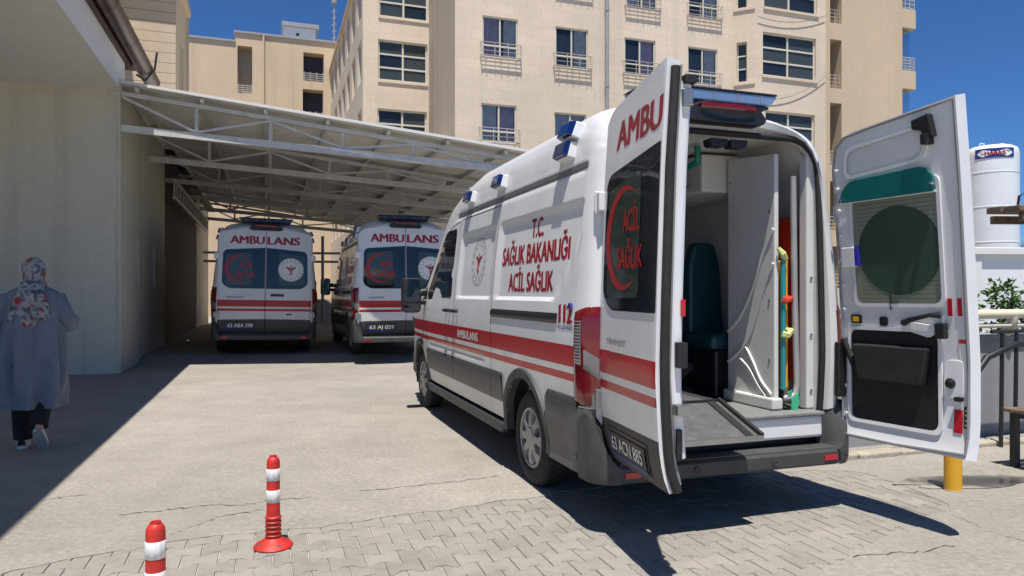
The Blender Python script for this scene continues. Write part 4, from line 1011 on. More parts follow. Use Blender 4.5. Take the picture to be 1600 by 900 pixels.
def make_ambulance(loc, rz, opened, plate, label, scale=(1,1,1), roll=0, ang=92.4):
    root = empty('ambulance', loc, rz); root.scale = scale; root.rotation_euler = (0, roll, rz)
    tag(root, label, 'ambulance', 'ambulances')
    # --- shell
    ys = ysm(); mb = MB(); npz = len(ZS)
    def ringpt(y, k):
        left = k < npz; z0 = ZS[k] if left else ZS[2*npz-2-k]
        z = zmap(z0, y); ins = interp(INS, y) if y < -.9 else 0
        w = px(z0)*interp(WF, y)
        w = max(0, w-ins*(min(1, w/.3)))
        if z0 > 2.3: z -= ins*.55
        z -= .075*sstep(-.70, -1.12, y)*sstep(2.2, 2.5, z0)
        w -= recess(y, z) if z0 < 2.25 and w > .5 else 0
        yy = y-(eb(z0)*sstep(-.75, -1.08, y) if y < -.75 else 0)
        return ((-w if left else w), yy, z)
    K = 2*npz-1
    for y in ys:
        for k in range(K): mb.v.append(ringpt(y, k))
    for j in range(len(ys)-1):
        for k in range(K-1):
            f = (j*K+k, (j+1)*K+k, (j+1)*K+k+1, j*K+k+1)
            c = [sum(mb.v[i][a] for i in f)/4 for a in range(3)]
            if abs(c[0]) > .6 and any((c[1]-wy)**2+(c[2]-.37)**2 < .425**2 for wy in WY): continue
            mb.f.append(f); mb.m.append(0)
    mb.f.append(tuple((len(ys)-1)*K+k for k in range(K))[::-1]); mb.m.append(0)
    mb.build('body', M['paint'], root, smooth=38)
    # --- rear frame around the load opening
    N = 60
    def opening(t, hw=.757, z0=.62, z1=2.41, r=.2):
        pts = [(-hw, z0)]+[(-hw+r-r*math.cos(a), z1-r+r*math.sin(a)) for a in [R(90)*i/8 for i in range(9)]]+[(hw-r+r*math.sin(a), z1-r+r*math.cos(a)) for a in [R(90)*i/8 for i in range(9)]]+[(hw, z0)]
        return pts
    def resample(pts, n):
        P = [Vector(p) for p in pts]; L = [0]
        for a, b in zip(P, P[1:]): L.append(L[-1]+(b-a).length)
        out = []; i = 0
        for k in range(n+1):
            d = L[-1]*k/n
            while i < len(L)-2 and L[i+1] < d: i += 1
            out.append(P[i].lerp(P[i+1], (d-L[i])/(L[i+1]-L[i]+1e-9)))
        return out
    last = [ringpt(-1.12, k) for k in range(K)]
    outer = resample([(p[0], p[2]) for p in last if p[2] >= .62], N); inner = resample(opening(0), N)
    mb = MB(); Y1 = lambda z: -1.12-eb(z)
    for k in range(N+1):
        a, b = outer[k], inner[k]
        m_ = a.lerp(b, .45); n_ = a.lerp(b, .62)
        mb.v += [(a.x, Y1(a.y)+.0005, a.y), (m_.x, Y1(m_.y)+.012, m_.y), (n_.x, Y1(n_.y)+.045, n_.y), (b.x, Y1(b.y)+.055, b.y), (b.x, -.98, b.y)]
    for k in range(N):
        for l in range(4): mb.f.append((k*5+l, k*5+l+1, (k+1)*5+l+1, (k+1)*5+l)); mb.m.append(0)
    mb.build('rear_frame', M['inwhite'], root, smooth=35, fixn=True)
    MB().tube([(p.x*1.012, Y1(p.y)+.035, p.y+.004) for p in inner], .021, 8).build('opening_seal', M['rubber'], root, smooth=60)
    # --- underbody and wheel wells
    mb = MB(); mb.box(-.80, .80, .5, 3.2, .30, .44); mb.box(-.60, .60, -1.0, 4.6, .32, .46); mb.box(-.84, .84, -1.02, -.48, .36, .46); mb.build('underbody', M['black'], root)
    for wy in WY:
        for s in (-1, 1):
            mb = MB(); mb.grid(lambda i, j: (s*lerp(.905 if wy == 0 else .88, .60, j), wy+.43*math.cos(R(-15)+R(210)*i), .37+.43*math.sin(R(-15)+R(210)*i)), 20, 1)
            mb.add([(s*.60, wy+.43*math.cos(R(-15)+R(210)*i/20), .37+.43*math.sin(R(-15)+R(210)*i/20)) for i in range(21)], [tuple(range(21))])
            mb.build('wheel_well', M['black'], root)
            mb = MB()     # plastic arch lip
            A0, A1 = R(-12), R(192)
            def lip(i, j):
                a = lerp(A0, A1, i); r = [.485, .478, .45, .415, .412][j]; o = [.0, .016, .022, .012, -.05][j]
                y = wy+r*math.cos(a); z = max(.33, .37+r*math.sin(a)); return (s*(sx(y, max(.42, z))+o), y, z)
            mb.grid(lambda i, j: lip(i, int(round(j*4))), 36, 4); mb.build('wheel_arch', M['plastic'], root, smooth=50)
            make_wheel(root, s*.885, wy, s)
    # --- cladding, sill, running board
    for s in (-1, 1):
        def strip(y0, y1, z0, z1, off, nm, mt, nz=5):
            m2 = MB(); n = max(2, int((y1-y0)/.06))
            m2.grid(lambda i, j: (s*(sx(lerp(y0, y1, i), lerp(z0, z1, j))+off-(.013 if j < .001 or j > .999 else 0)), lerp(y0, y1, i), lerp(z0, z1, j)), n, nz); return m2.build(nm, M[mt], root, smooth=40)
        strip(.47, .751, .535, .765, .014, 'side_cladding', 'clad'); strip(.760, 2.005, .535, .765, .014, 'side_cladding', 'clad'); strip(2.015, 3.27, .535, .765, .014, 'side_cladding', 'clad')
        for (a, b) in ((.47,.751),(.760,2.005),(2.015,3.27)): strip(a, b, .69, .768, .019, 'rub_strip', 'plastic', 3)
        mb = MB(); mb.box(*sorted((s*.78, s*.935)), .52, 3.22, .285, .375); mb.build('running_board', M['plastic'], root, bevel=.02)
        # quarter cladding behind the rear wheel
        m2 = MB()
        def qc(i, j):
            y = lerp(-.46, -1.10, i); z = lerp(.31, .765, j)
            zz = max(.41, z); w = sx(max(y, -1.12), zz)+.014; yy = y-eb(zz)*sstep(-.75, -1.08, y)
            if y < -1.06: w -= (-(y+1.06)/.07)**2*.05
            if j > .999: w -= .02
            return (s*w, yy-.012*sstep(-1.0, -1.13, y), z)
        m2.grid(qc, 16, 8); m2.build('quarter_cladding', M['clad'], root, smooth=45)
        strip(-.98, -.50, .688, .768, .018, 'rub_strip', 'plastic', 3)
        # tail lamp wrapping the corner
        def corner(t, off):     # t 0 side .. 1 rear
            if t < .45: y = lerp(-.94, -1.06, t/.45); return lambda z: (s*(sx(y, z)+off), y-eb(z)*sstep(-.75, -1.08, y)-off*.15)
            k = (t-.45)/.55; y = lerp(-1.06, -1.128, math.sin(k*math.pi/2)); dx = lerp(sx(-1.06, 1.0)-px(1.0), -.095, k)
            return lambda z: (s*(px(z)+dx+off*(1-k)*.8), y-eb(z)*sstep(-.75, -1.08, y)-off*(.15+.85*k))
        def lamp(t0, t1, zf0, zf1, off, nm, mt, par, nt=10, nz=10):
            m3 = MB()
            def fn(i, j):
                t = lerp(t0, t1, i); z = lerp(zf0(t), zf1(t), j); e = off if 0 < i < 1 and 0 < j < 1 else off-.014
                x, y = corner(t, e)(z); return (x, y, z)
            m3.grid(fn, nt, nz); return m3.build(nm, M[mt], par, smooth=40)
        zl0 = lambda t: .735-.0*t; zl1 = lambda t: 1.285+.035*math.sin(min(1, t*1.6)*math.pi/2)
        tl = lamp(0, .96, zl0, zl1, .018, 'tail_lamp', 'redlens', root, 14, 16)
        lamp(.10, .36, lambda t: .97-.1*(t-.1), lambda t: 1.20+.28*(t-.1), .0225, 'clear_lens', 'clearlens', tl, 6, 10)
        lamp(.36, .95, lambda t: .95-.10*(t-.36)/.6, lambda t: 1.09-.07*(t-.36)/.6, .0225, 'clear_lens', 'clearlens', tl, 8, 6)
        m3 = MB()
        for k in range(14):
            z = .985+k*.019; pts = []
            for q in range(5):
                x, y = corner(.12+.22*q/4, .0235)(z); pts.append((x, y, z))
            m3.tube(pts, .0022, 4)
        m3.build('lens_rib', M['grey'], tl)
        mb = MB(); x, y = corner(.5, .0)(.72); 
        m4 = MB()
        m4.tube([(corner(t, .006)(.725)[0], corner(t, .006)(.725)[1], .726) for t in [i/10 for i in range(10)]], .007, 6); m4.build('lamp_trim', M['chrome'], root, smooth=60)
    # --- rear bumper with tread step
    mb = MB()
    def bump(i, j):
        t = i*2-1; a = abs(t); w = .94*t
        yb = -1.235 if a < .80 else -1.235+((a-.80)/.20)**2.2*.20
        pr = [(.30, .015), (.315, 0), (.385, .0), (.398, .012), (.405, .17)][j]
        return (w, yb+pr[1], pr[0])
    mb.grid(lambda i, j: bump(i, int(round(j*4))), 40, 4); mb.grid(lambda i, j: (bump(i, 0)[0], lerp(bump(i, 0)[1], -1.0, j), .30), 40, 1)
    mb.build('rear_bumper', M['plastic'], root, smooth=35, fixn=True)
    mb = MB()
    for k in range(9): y = -1.205+k*.015; mb.box(-.78, .78, y, y+.008, .400, .408)
    mb.build('step_ribs', M['clad'], root)
    for s in (-1, 1):
        m2 = MB()
        def plan(t):
            if t < .25: return (.947, lerp(-.98, -1.08, t/.25))
            k = (t-.25)/.75*math.pi/2; return (.79+.157*math.cos(k), -1.08-.154*math.sin(k))
        top = lambda t: lerp(.69, .398, sstep(.30, 1.0, t))
        m2.grid(lambda i, j: (s*(plan(i)[0]-.012*(1 if j in (0, 1) else 0)), plan(i)[1]+.004*(1 if j in (0, 1) else 0), lerp(.30, top(i), j)), 20, 6)
        m2.grid(lambda i, j: (s*lerp(plan(i)[0]-.012, .76, j), lerp(plan(i)[1]+.004, -1.05, j), top(i)), 20, 3)
        m2.build('bumper_corner', M['plastic'], root, smooth=40, fixn=True)
        m2 = MB(); m2.box(*sorted((s*.66, s*.76)), -1.242, -1.232, .335, .368); m2.build('bumper_reflector', M['reflector'], root)
        for x in (.28, .83): 
            m2 = MB(); m2.lathe([(.022,0),(.022,.004),(.014,.006),(.013,.002),(.002,.002)], 14, Matrix.Translation((s*x, -1.238+(.012 if x > .8 else 0), .348)) @ Matrix.Rotation(R(90), 4, 'X')); m2.build('parking_sensor', M['plastic'], root)
    if opened:
     mb = MB(); mb.box(-.76, .76, -1.115, -.98, .455, .60); mb.build('door_sill', M['white'], root, bevel=.02)
     mb = MB(); mb.box(-.755, .755, -1.135, -1.0, .601, .624); mb.build('sill_strip', M['floorgrey'], root, bevel=.006)
    # --- rear doors
    for s in (-1, 1):
        make_rear_door(root, s, opened, plate, ang)
    # --- side print, rail, seams, handles
    for s in (-1, 1):
        S = lambda off: (lambda y, z: (s*(sx(y, z)+off), y, z))
        for pth in ([(.756,.56),(.756,2.13)], [(2.01,.56),(2.01,1.9),(2.06,2.12),(2.4,2.10),(2.75,2.0)], [(3.33,.56),(3.33,1.30)], [(.765,2.13),(2.0,2.13)]):
            m2 = MB(); seam(m2, pth, s); m2.build('door_seam', M['black'], root)
        m2 = MB(); m2.grid(lambda i, j: (s*(sx(lerp(.75, -.67, i), lerp(1.205, 1.272, j))+[.001,.009,.013,.009,.001][int(round(j*4))]), lerp(.75, -.67, i), lerp(1.205, 1.272, j)), 12, 4); m2.build('slide_rail', M['black'], root, smooth=60)
        u2y = lambda y0, dirn: (lambda u: y0-u) if s < 0 else (lambda u: -y0*0+y0+u)
        def side_text(txt, yc, W, z, cap, mt, bold, nm='lettering', off=.0018):
            m3 = MB()
            if s < 0: text_fit(m3, txt, W, cap, lambda u, v: (s*(sx(yc+W/2-u+.10*v, z+v)+off), yc+W/2-u+.10*v, z+v), bold*1.35)
            else: text_fit(m3, txt, W, cap, lambda u, v: (s*(sx(yc-W/2+u, z+v)+off), yc-W/2+u, z+v), bold)
            m3.build(nm, M[mt], root)
        side_text('T.C.', -.12, .25, 1.805, .14, 'redtext', .03); side_text('SAĞLIK BAKANLIĞI', -.06, 1.37, 1.62, .145, 'redtext', .03); side_text('ACİL SAĞLIK', -.044, .93, 1.415, .14, 'redtext', .03)
        side_text('AMBULANS', 1.49, .72, .975, .075, 'whitetext', .02)
        side_text('112', -.80, .22, 1.215, .12, 'redtext', .05); side_text('ACİL ÇAĞRI MERKEZİ', -.80, .24, 1.175, .022, 'bluetext', .02)
        m2 = MB(); m2.tube([(s*(sx(y, z)+.006), y, z) for y, z in ([(-.80-.105, 1.30), (-.80-.09, 1.33), (-.80-.06, 1.335), (-.80-.045, 1.315)] if s < 0 else [(-.80+.045, 1.315), (-.80+.06, 1.335), (-.80+.09, 1.33), (-.80+.105, 1.30)])], .008, 5); m2.build('handset_mark', M['bluetext'], root)
        m2 = MB(); emblem(m2, 1.32, 1.685, .215, S(.002), 1, 0); m2.build('emblem', [M['redtext'], M['grey']], root)
        m2 = MB(); m2.grid(lambda i, j: (s*(sx(lerp(-.93, 2.2, i), lerp(2.163, 2.207, j))+.004+.006*math.sin(math.pi*j)), lerp(-.93, 2.2, i), lerp(2.163, 2.207, j)), 40, 3); m2.build('drip_moulding', M['moulding'], root, smooth=60)
        # cab door glass
        wn_ = rpoly([(2.13,1.36),(3.28,1.33),(3.32,1.42),(2.70,2.02),(2.60,2.06),(2.16,2.06)], [.05,.06,.05,.08,.06,.06], 3)
        MB().panel(wn_, S(.004), (1,.85,.65,.4,.2), 0).build('side_window', M['glassop'], root, smooth=60)
        qw = rpoly([(3.36,1.34),(3.66,1.33),(3.42,1.50)], .02, 2)
        MB().panel(qw, S(.004), (1,.6,.3), 0).build('quarter_window', M['glassop'], root)
        for yq in (2.20, 1.90): 
            m2 = MB(); m2.tube([(s*(sx(yq-.06, 1.225)+.004), yq-.06, 1.225), (s*(sx(yq, 1.225)+.045), yq-.03, 1.225), (s*(sx(yq, 1.225)+.045), yq+.05, 1.225), (s*(sx(yq, 1.225)+.004), yq+.08, 1.225)], .017, 6); m2.build('door_handle', M['black'], root, smooth=60)
        # mirror
        m2 = MB(); x0 = s*(sx(3.4, 1.4)); m2.tube([(x0, 3.40, 1.42), (x0+s*.12, 3.40, 1.40)], .05, 8)
        m2.tube([(x0, 3.40, 1.30), (x0+s*.10, 3.40, 1.30)], .04, 8); 
        o1 = rpoly([(.08,1.17),(.30,1.17),(.30,1.58),(.08,1.58)], .06, 4)
        m2.prism(o1, lambda u, v, t: (x0+s*u, t, v), 3.36, 3.48); mm = m2.build('wing_mirror', M['black'], root, bevel=.02)
        m2 = MB(); m2.panel(rpoly([(.10,1.30),(.28,1.30),(.28,1.56),(.10,1.56)], .04, 3), lambda u, v: (x0+s*u, 3.357, v), (1,.5), 0).build('mirror_glass', M['mirror'], mm)
        m2 = MB(); m2.panel(rpoly([(.10,1.185),(.28,1.185),(.28,1.275),(.10,1.275)], .03, 3), lambda u, v: (x0+s*u, 3.357, v), (1,.5), 0).build('mirror_glass', M['mirror'], mm)
        # blue corner lamps on the roof shoulder
        for (yq, zq, wq) in ((-.60,2.315,.815), (-.62,2.44,.79), (.78,2.32,.815), (1.72,2.31,.81)):
            nrm = Vector((s*.96, .10, .26)) if zq < 2.4 else Vector((s*.93, .10, .34)); nrm.normalize(); up = nrm.cross(Vector((0,1,0)))*(-s); up.normalize()
            if up.z < 0: up = -up
            c = Vector((s*wq, yq, zq)); A = Vector((0,1,0))
            m2 = MB(); hl, hh = .095, .052
            vs = []
            for (k, t, e) in ((1.10,1.12,-.03),(1,1,.038)):
                for (i, j) in ((-1,-1),(1,-1),(1,1),(-1,1)): vs.append(c+A*(i*hl*k)+up*(j*hh*t)+nrm*e+Vector((s*.02*(1 if e > 0 else 0), 0, 0)))
            m2.add(vs, [(3,2,1,0),(4,5,6,7),(0,1,5,4),(1,2,6,5),(2,3,7,6),(3,0,4,7)]); lb = m2.build('corner_lamp', M['white'], root, bevel=.008, fixn=True)
            m2 = MB(); vs = []
            for (k, e) in ((.97,.03),(.92,.072)):
                for (i, j) in ((-1,-1),(1,-1),(1,1),(-1,1)): vs.append(c+A*(i*hl*k)+up*(j*hh*k)+nrm*e+Vector((s*.02, 0, 0)))
            m2.add(vs, [(3,2,1,0),(4,5,6,7),(0,1,5,4),(1,2,6,5),(2,3,7,6),(3,0,4,7)]); m2.build('blue_lens', M['bluelens'], lb, bevel=.008, fixn=True)
    # --- roof light bar, spoiler lamp
    mb = MB(); mb.box(-.44, .44, -.98, -.72, 2.612, 2.632); mb.box(-.3, -.22, -.96, -.74, 2.55, 2.617); mb.box(.22, .3, -.96, -.74, 2.55, 2.617); lb = mb.build('light_bar', M['black'], root, bevel=.008)
    mb = MB(); mb.prism(rpoly([(-.44,2.634),(.44,2.634),(.49,2.695),(-.49,2.695)], .02, 3), lambda u, v, t: (u, t, v), -1.0, -.70); mb.build('bar_lens', M['barlens' if opened else 'bardark'], lb, bevel=.015)
    mb = MB(); mb.prism(rpoly([(-.49,2.698),(.49,2.698),(.48,2.709),(-.48,2.709)], .005, 2), lambda u, v, t: (u, t, v), -1.005, -.695); mb.build('bar_cap', M['black'], lb)
    for k in range(5): mb = MB(); x = -.36+.18*k; mb.box(x-.004, x+.004, -1.004, -.999, 2.640, 2.690); mb.build('bar_divider', M['grey'], lb)
    mb = MB(); o1 = rpoly([(-.31,2.49),(-.26,2.455),(.26,2.455),(.31,2.49),(.25,2.555),(.15,2.585),(-.15,2.585),(-.25,2.555)], .03, 3)
    def spf(u, v, t): return (u, -1.155+.10*t+(u*u)*.25, v)
    mb.prism(o1, spf, 0, 1); sp_ = mb.build('brake_lamp_housing', M['black'], root, bevel=.012)
    mb = MB(); mb.grid(lambda i, j: (lerp(-.20, .20, i), -1.162+(lerp(-.2,.2,i)**2)*.25-.006*math.sin(math.pi*j), lerp(2.532, 2.568, j)), 10, 3); mb.build('brake_lamp', M['redlens'], sp_, smooth=50)
    # --- front: windscreen, grille, headlamps, bumper (seen only from aside)
    ws = MB(); ws.grid(lambda i, j: ((i*2-1)*lerp(.72, .83, j)*1.0, lerp(2.90, 3.90, j)+.10*(1-(i*2-1)**2)*0, zt(lerp(2.90, 3.90, j))+.006-.05*abs(i*2-1)**3), 12, 10); ws.build('windscreen', M['glassop'], root, smooth=60)
    mb = MB(); mb.box(-.8, .8, 4.60, 4.86, .30, .62); mb.build('front_bumper', M['plastic'], root, bevel=.06)
    mb = MB(); mb.prism(rpoly([(-.45,.68),(.45,.68),(.55,.98),(-.55,.98)], .05, 3), lambda u, v, t: (u, t, v), 4.74, 4.80); mb.build('grille', M['black'], root, bevel=.01)
    for s in (-1, 1):
        mb = MB(); mb.prism(rpoly([(s*.58,.80),(s*.80,.84),(s*.84,1.10),(s*.62,.98)], .03, 3), lambda u, v, t: (u, t-abs(u)*.28, v), 4.80, 4.93); mb.build('headlamp', M['clearlens'], root, bevel=.01, )
    return root

M['grabgreen'] = mat('green_grab_rail', (.0,.20,.13), .35)
M['moulding'] = mat('grey_roof_moulding', (.16,.16,.155), .5)
M['plateblack'] = mat('licence_plate_black', (.02,.02,.022), .4)
M['bluetab'] = mat('blue_tab', (.03,.03,.35), .4)
M['tealpad'] = mat('teal_pad', (.0,.14,.13), .45, var=.08)

CV = Vector((.965, 5.485, 0))
amb = make_ambulance(CV, TH, True, '63 ACN 885', 'white red-striped ambulance in the foreground with both rear doors wide open')
amb2 = make_ambulance(Vector((-5.52, 15.85, .12)), TH, False, '63 ABA 598', 'white red-striped ambulance parked in deep shade nearest the left wall, doors shut', (1.09,1.05,1.05), R(1.0))
amb3 = make_ambulance(Vector((-2.50, 15.30, .12)), TH, False, '63 AJ 059', 'white red-striped ambulance with its lower rear in sun, parked in the middle under the canopy', (1.09,1.05,1.05))

# ------------------------------------------------------------------ interior of the open ambulance
def part(nm, mbx, mt, **k): return mbx.build(nm, M[mt] if isinstance(mt, str) else mt, amb, **k)
mb = MB()
mb.add([(-.77,-1.0,.60),(-.77,2.0,.60),(-.77,2.0,2.2),(-.77,-1.0,2.2)], [(0,1,2,3)]); mb.add([(-.77,-1.0,2.2),(-.77,2.0,2.2),(-.60,2.0,2.45),(-.60,-1.0,2.45)], [(0,1,2,3)])
part('left_lining', mb, 'inlin')
mb = MB(); mb.add([(.77,-1.0,.60),(.77,2.0,.60),(.77,2.0,2.2),(.77,-1.0,2.2)], [(3,2,1,0)]); mb.add([(.77,-1.0,2.2),(.77,2.0,2.2),(.60,2.0,2.45),(.60,-1.0,2.45)], [(3,2,1,0)]); part('right_lining', mb, 'inlin')
mb = MB(); mb.box(-.66, .66, -1.0, 2.0, 2.44, 2.47); part('ceiling', mb, 'inwhite')
mb = MB(); mb.box(-.78, .78, 1.98, 2.02, .60, 2.46); part('bulkhead', mb, 'inlin')
mb = MB(); mb.box(-.767, .767, -.995, 1.98, .585, .618); part('floor', mb, 'floorgrey')
# steel tray sloping out over the sill
tz = lambda y: interp([(-1.42,.562),(-1.0,.712)], y)
X0, X1 = -.62, .045
mb = MB(); vs = [(X0,-1.42,tz(-1.42)),(X1,-1.42,tz(-1.42)),(X1,-1.0,.712),(X0,-1.0,.712)]
mb.add([(x, y, z) for x, y, z in vs]+[(x, y, z-.028) for x, y, z in vs], [(0,1,2,3),(7,6,5,4),(0,4,5,1),(1,5,6,2),(2,6,7,3),(3,7,4,0)]); tray = part('stretcher_tray', mb, 'ramp', bevel=.006)
mb = MB(); mb.bar((X1-.012,-1.425,tz(-1.42)+.010), (X1-.012,-1.0,.722), .024, .022); mb.bar((X1-.085,-1.41,tz(-1.42)+.006), (X1-.085,-1.02,.712), .05, .008); mb.build('tray_rim', M['rubber'], tray)
mb = MB(); mb.bar((X0,-1.418,tz(-1.42)-.008), (X1,-1.418,tz(-1.42)-.008), .018, .032); mb.build('tray_lip', M['steel'], tray)
mb = MB(); mb.box(X0, X1, -.998, .9, .625, .712); mb.build('tray_deck', M['ramp'], tray, bevel=.006)
for x in (X0+.04, -.29, X1-.05): mb = MB(); mb.box(x-.012, x+.012, -.98, .88, .7125, .722); mb.build('deck_rail', M['steel'], tray)
mb = MB(); mb.bar((X0+.03,-1.005,.717), (X1-.03,-1.005,.717), .022, .012); mb.build('tray_hinge', M['rubber'], tray)
# white storage partition with swooping ribs
mb = MB()
pw = .50
mb.add([(pw,-.96,.655),(pw,-.45,.655),(pw,-.45,2.38),(pw,-.96,2.33),(pw+.035,-.96,.655),(pw+.035,-.45,.655),(pw+.035,-.45,2.38),(pw+.035,-.96,2.33)], [(3,2,1,0),(4,5,6,7),(0,1,5,4),(1,2,6,5),(2,3,7,6),(3,0,4,7)])
pt_ = part('storage_partition', mb, 'inwhite', bevel=.008)
def rib(pts, r=.012):
    n = 14; P = [Vector(p) for p in pts]; out = []
    for i in range(n+1):
        t = i/n*(len(P)-1); k = min(int(t), len(P)-2); out.append(P[k].lerp(P[k+1], t-k))
    for _ in range(3): out = [out[0]]+[(out[i-1]+out[i]*2+out[i+1])/4 for i in range(1, len(out)-1)]+[out[-1]]
    MB().tube([(pw-.002, p.x, p.y) for p in out], r, 6).build('moulded_rib', M['inwhite'], pt_, smooth=60)
rib([(-.95,1.83),(-.86,1.72),(-.74,1.42),(-.60,1.22),(-.46,1.12)]); rib([(-.95,1.60),(-.88,1.52),(-.78,1.25),(-.66,1.02),(-.46,.90)])
rib([(-.66,1.02),(-.74,.93),(-.82,.80),(-.93,.72)]); rib([(-.60,.93),(-.70,.88),(-.80,.76),(-.88,.70)])
for y_, z_ in ((-.93,1.95),(-.93,1.35),(-.93,.95),(-.50,2.2)): MB().lathe([(.009,0),(.009,.004),(.003,.006)], 8, Matrix.Translation((pw-.001, y_+.02, z_)) @ Matrix.Rotation(R(-90), 4, 'Y')).build('screw', M['steel'], pt_)
mb = MB(); mb.box(pw-.035, pw+.05, -.985, -.44, .622, .70); mb.build('partition_foot', M['inwhite'], pt_, bevel=.012)
mb = MB(); mb.box(.30, .76, -.42, 1.5, 2.14, 2.42); part('overhead_cabinet', mb, 'inwhite', bevel=.02)
mb = MB(); mb.box(-.765, -.45, -.2, 1.7, 2.12, 2.40); part('overhead_cabinet', mb, 'inwhite', bevel=.02)
# grab rail, ceiling fittings
mb = MB(); mb.tube([(.13,-.62,2.42),(.13,-.62,2.31),(.13,-.45,2.29),(.10,1.3,2.29),(.10,1.3,2.42)], .024, 8); part('grab_rail', mb, 'grabgreen', smooth=60)
for x in (.02, .17): mb = MB(); mb.prism(rpoly([(x-.055,2.335),(x+.055,2.335),(x+.07,2.385),(x-.07,2.385)], .012, 2), lambda u, v, t: (u, t, v), -1.03, -.94); part('rear_work_lamp', mb, 'black', bevel=.006)
for y_, z_ in ((-.30,2.20),(.25,2.20)):
    mb = MB(); mb.tube([(.298,y_,z_),(.28,y_,z_),(.28,y_+.12,z_),(.298,y_+.12,z_)], .006, 6); part('cabinet_handle', mb, 'steel')
mb = MB(); mb.box(.294, .299, -.05, -.04, 2.16, 2.40); part('cabinet_joint', mb, 'grey')
mb = MB(); mb.prism(rpoly([(-.30,.80),(.10,.80),(.10,1.25),(-.30,1.25)], .03, 3), lambda u, v, t: (t, u+.45, v), .745, .765); part('wall_pocket', mb, 'black')
mb = MB(); mb.box(.74, .768, .15, 1.2, 1.38, 1.46); part('socket_strip', mb, 'steel', bevel=.004)
# attendant seat
st = empty('seat_anchor') if False else None
mb = MB(); mb.box(.38, .74, -.42, -.06, .98, 1.10); se = part('attendant_seat', mb, 'tealdark', bevel=.04)
mb = MB(); mb.prism(rpoly([(.40,1.06),(.72,1.06),(.71,1.62),(.66,1.80),(.48,1.80),(.42,1.62)], .05, 4), lambda u, v, t: (u, t+(v-1.1)*.06, v), -.10, .01); mb.build('seat_back', M['tealdark'], se, bevel=.03)
mb = MB(); mb.box(.44, .70, -.38, -.08, .62, .98); mb.build('seat_base', M['black'], se, bevel=.02)
mb = MB(); mb.prism(rpoly([(-.55,1.35),(-.42,1.35),(-.42,1.75),(-.55,1.75)], .04, 3), lambda u, v, t: (u, t, v), 1.94, 1.975); part('bulkhead_window', mb, 'black')
# white trim pillar on the right of the opening with screws
mb = MB(); mb.box(.705, .765, -1.03, -.95, .625, 2.36); tp = part('trim_pillar', mb, 'inwhite', bevel=.012)
for z in (.75, 1.12, 1.5): MB().lathe([(.011,0),(.011,.006),(.003,.008)], 8, Matrix.Translation((.735, -1.032, z)) @ Matrix.Rotation(R(90), 4, 'X')).build('screw', M['chrome'], tp)
mb = MB(); mb.box(.54, .655, -.97, -.5, .66, .675); part('locker_shelf', mb, 'floorgrey')

# --- gear kept between partition and wall: things of their own, standing in the van
def in_van(o): o.location = CV; o.rotation_euler = (0,0,TH); return o
mb = MB(); mb.box(.674, .698, -.95, -.62, .80, 1.92); 
b_ = in_van(mb.build('spine_board', M['orange'], bevel=.012)); tag(b_, 'orange red rescue board standing behind the white partition inside the open ambulance', 'rescue board')
mb = MB(); mb.box(.566, .604, -.97, -.80, .76, 1.62); b_ = in_van(mb.build('splint_board', M['yellow'], bevel=.01)); tag(b_, 'narrow yellow board strapped upright beside the aqua pole in the ambulance', 'board')
mb = MB(); mb.tube([(.548,-.985,.76),(.548,-.985,1.64)], .017, 8); b_ = in_van(mb.build('scoop_pole', M['aqua'], smooth=60)); tag(b_, 'aqua blue upright pole at the partition edge in the open ambulance', 'pole')
mb = MB(); mb.tube([(.625,-.99,2.18),(.632,-.995,1.4),(.652,-.995,.80),(.645,-.995,.73),(.60,-.99,.70),(.56,-.97,.70)], .021, 10); b_ = in_van(mb.build('stretcher_frame', M['galv'], smooth=60)); tag(b_, 'grey bent tube of a folded stretcher in the side locker of the ambulance', 'stretcher')
mb = MB()
for z, w in ((1.36,.075), (.0,0)):
    if w: mb.tube([(.53,-1.0,z),(.56,-1.01,z-.01),(.60,-1.0,z),(.60,-.93,z+.01)], .02, 6)
b_ = in_van(mb.build('strap', M['orange'])); tag(b_, 'orange strap round the aqua pole in the open ambulance', 'strap')
mb = MB(); mb.tube([(.53,-1.0,1.13),(.56,-1.015,1.12),(.60,-1.0,1.15),(.59,-.95,1.15)], .022, 6); b_ = in_van(mb.build('strap', M['lime'])); tag(b_, 'pale green strap knot below the orange strap, halfway down the aqua pole', 'strap')
mb = MB(); mb.add([(.59,-1.015,.70),(.64,-1.02,.74),(.65,-1.02,.67),(.61,-1.02,.58),(.585,-1.015,.60)], [(0,1,2,3,4)]); mb.add([(.57,-1.0,.74),(.60,-1.01,.76),(.60,-1.0,.70)], [(0,1,2)])
b_ = in_van(mb.build('strap', M['greenstrap'])); b_.modifiers.new('s', 'SOLIDIFY').thickness = .006; tag(b_, 'bright green strap end hanging out of the locker above the ambulance floor', 'strap')
mb = MB(); mb.tube([(.51,-.985,1.70),(.535,-1.0,1.66),(.56,-.99,1.63),(.565,-.96,1.60)], [.012,.022,.022,.012], 6); b_ = in_van(mb.build('strap', M['lime'])); tag(b_, 'pale green strap at the top end of the aqua pole in the ambulance', 'strap')
# cable and hose by the right hinge
mb = MB(); mb.tube([(.88,-1.17,1.10),(.90,-1.24,.93),(.95,-1.34,.88),(.99,-1.40,.95),(.99,-1.44,1.10)], .022, 8); part('door_cable', mb, 'rubber', smooth=60)
mb = MB(); mb.box(.835, .93, -1.17, -1.13, .72, 1.08); part('hinge_cover', mb, 'black', bevel=.01)
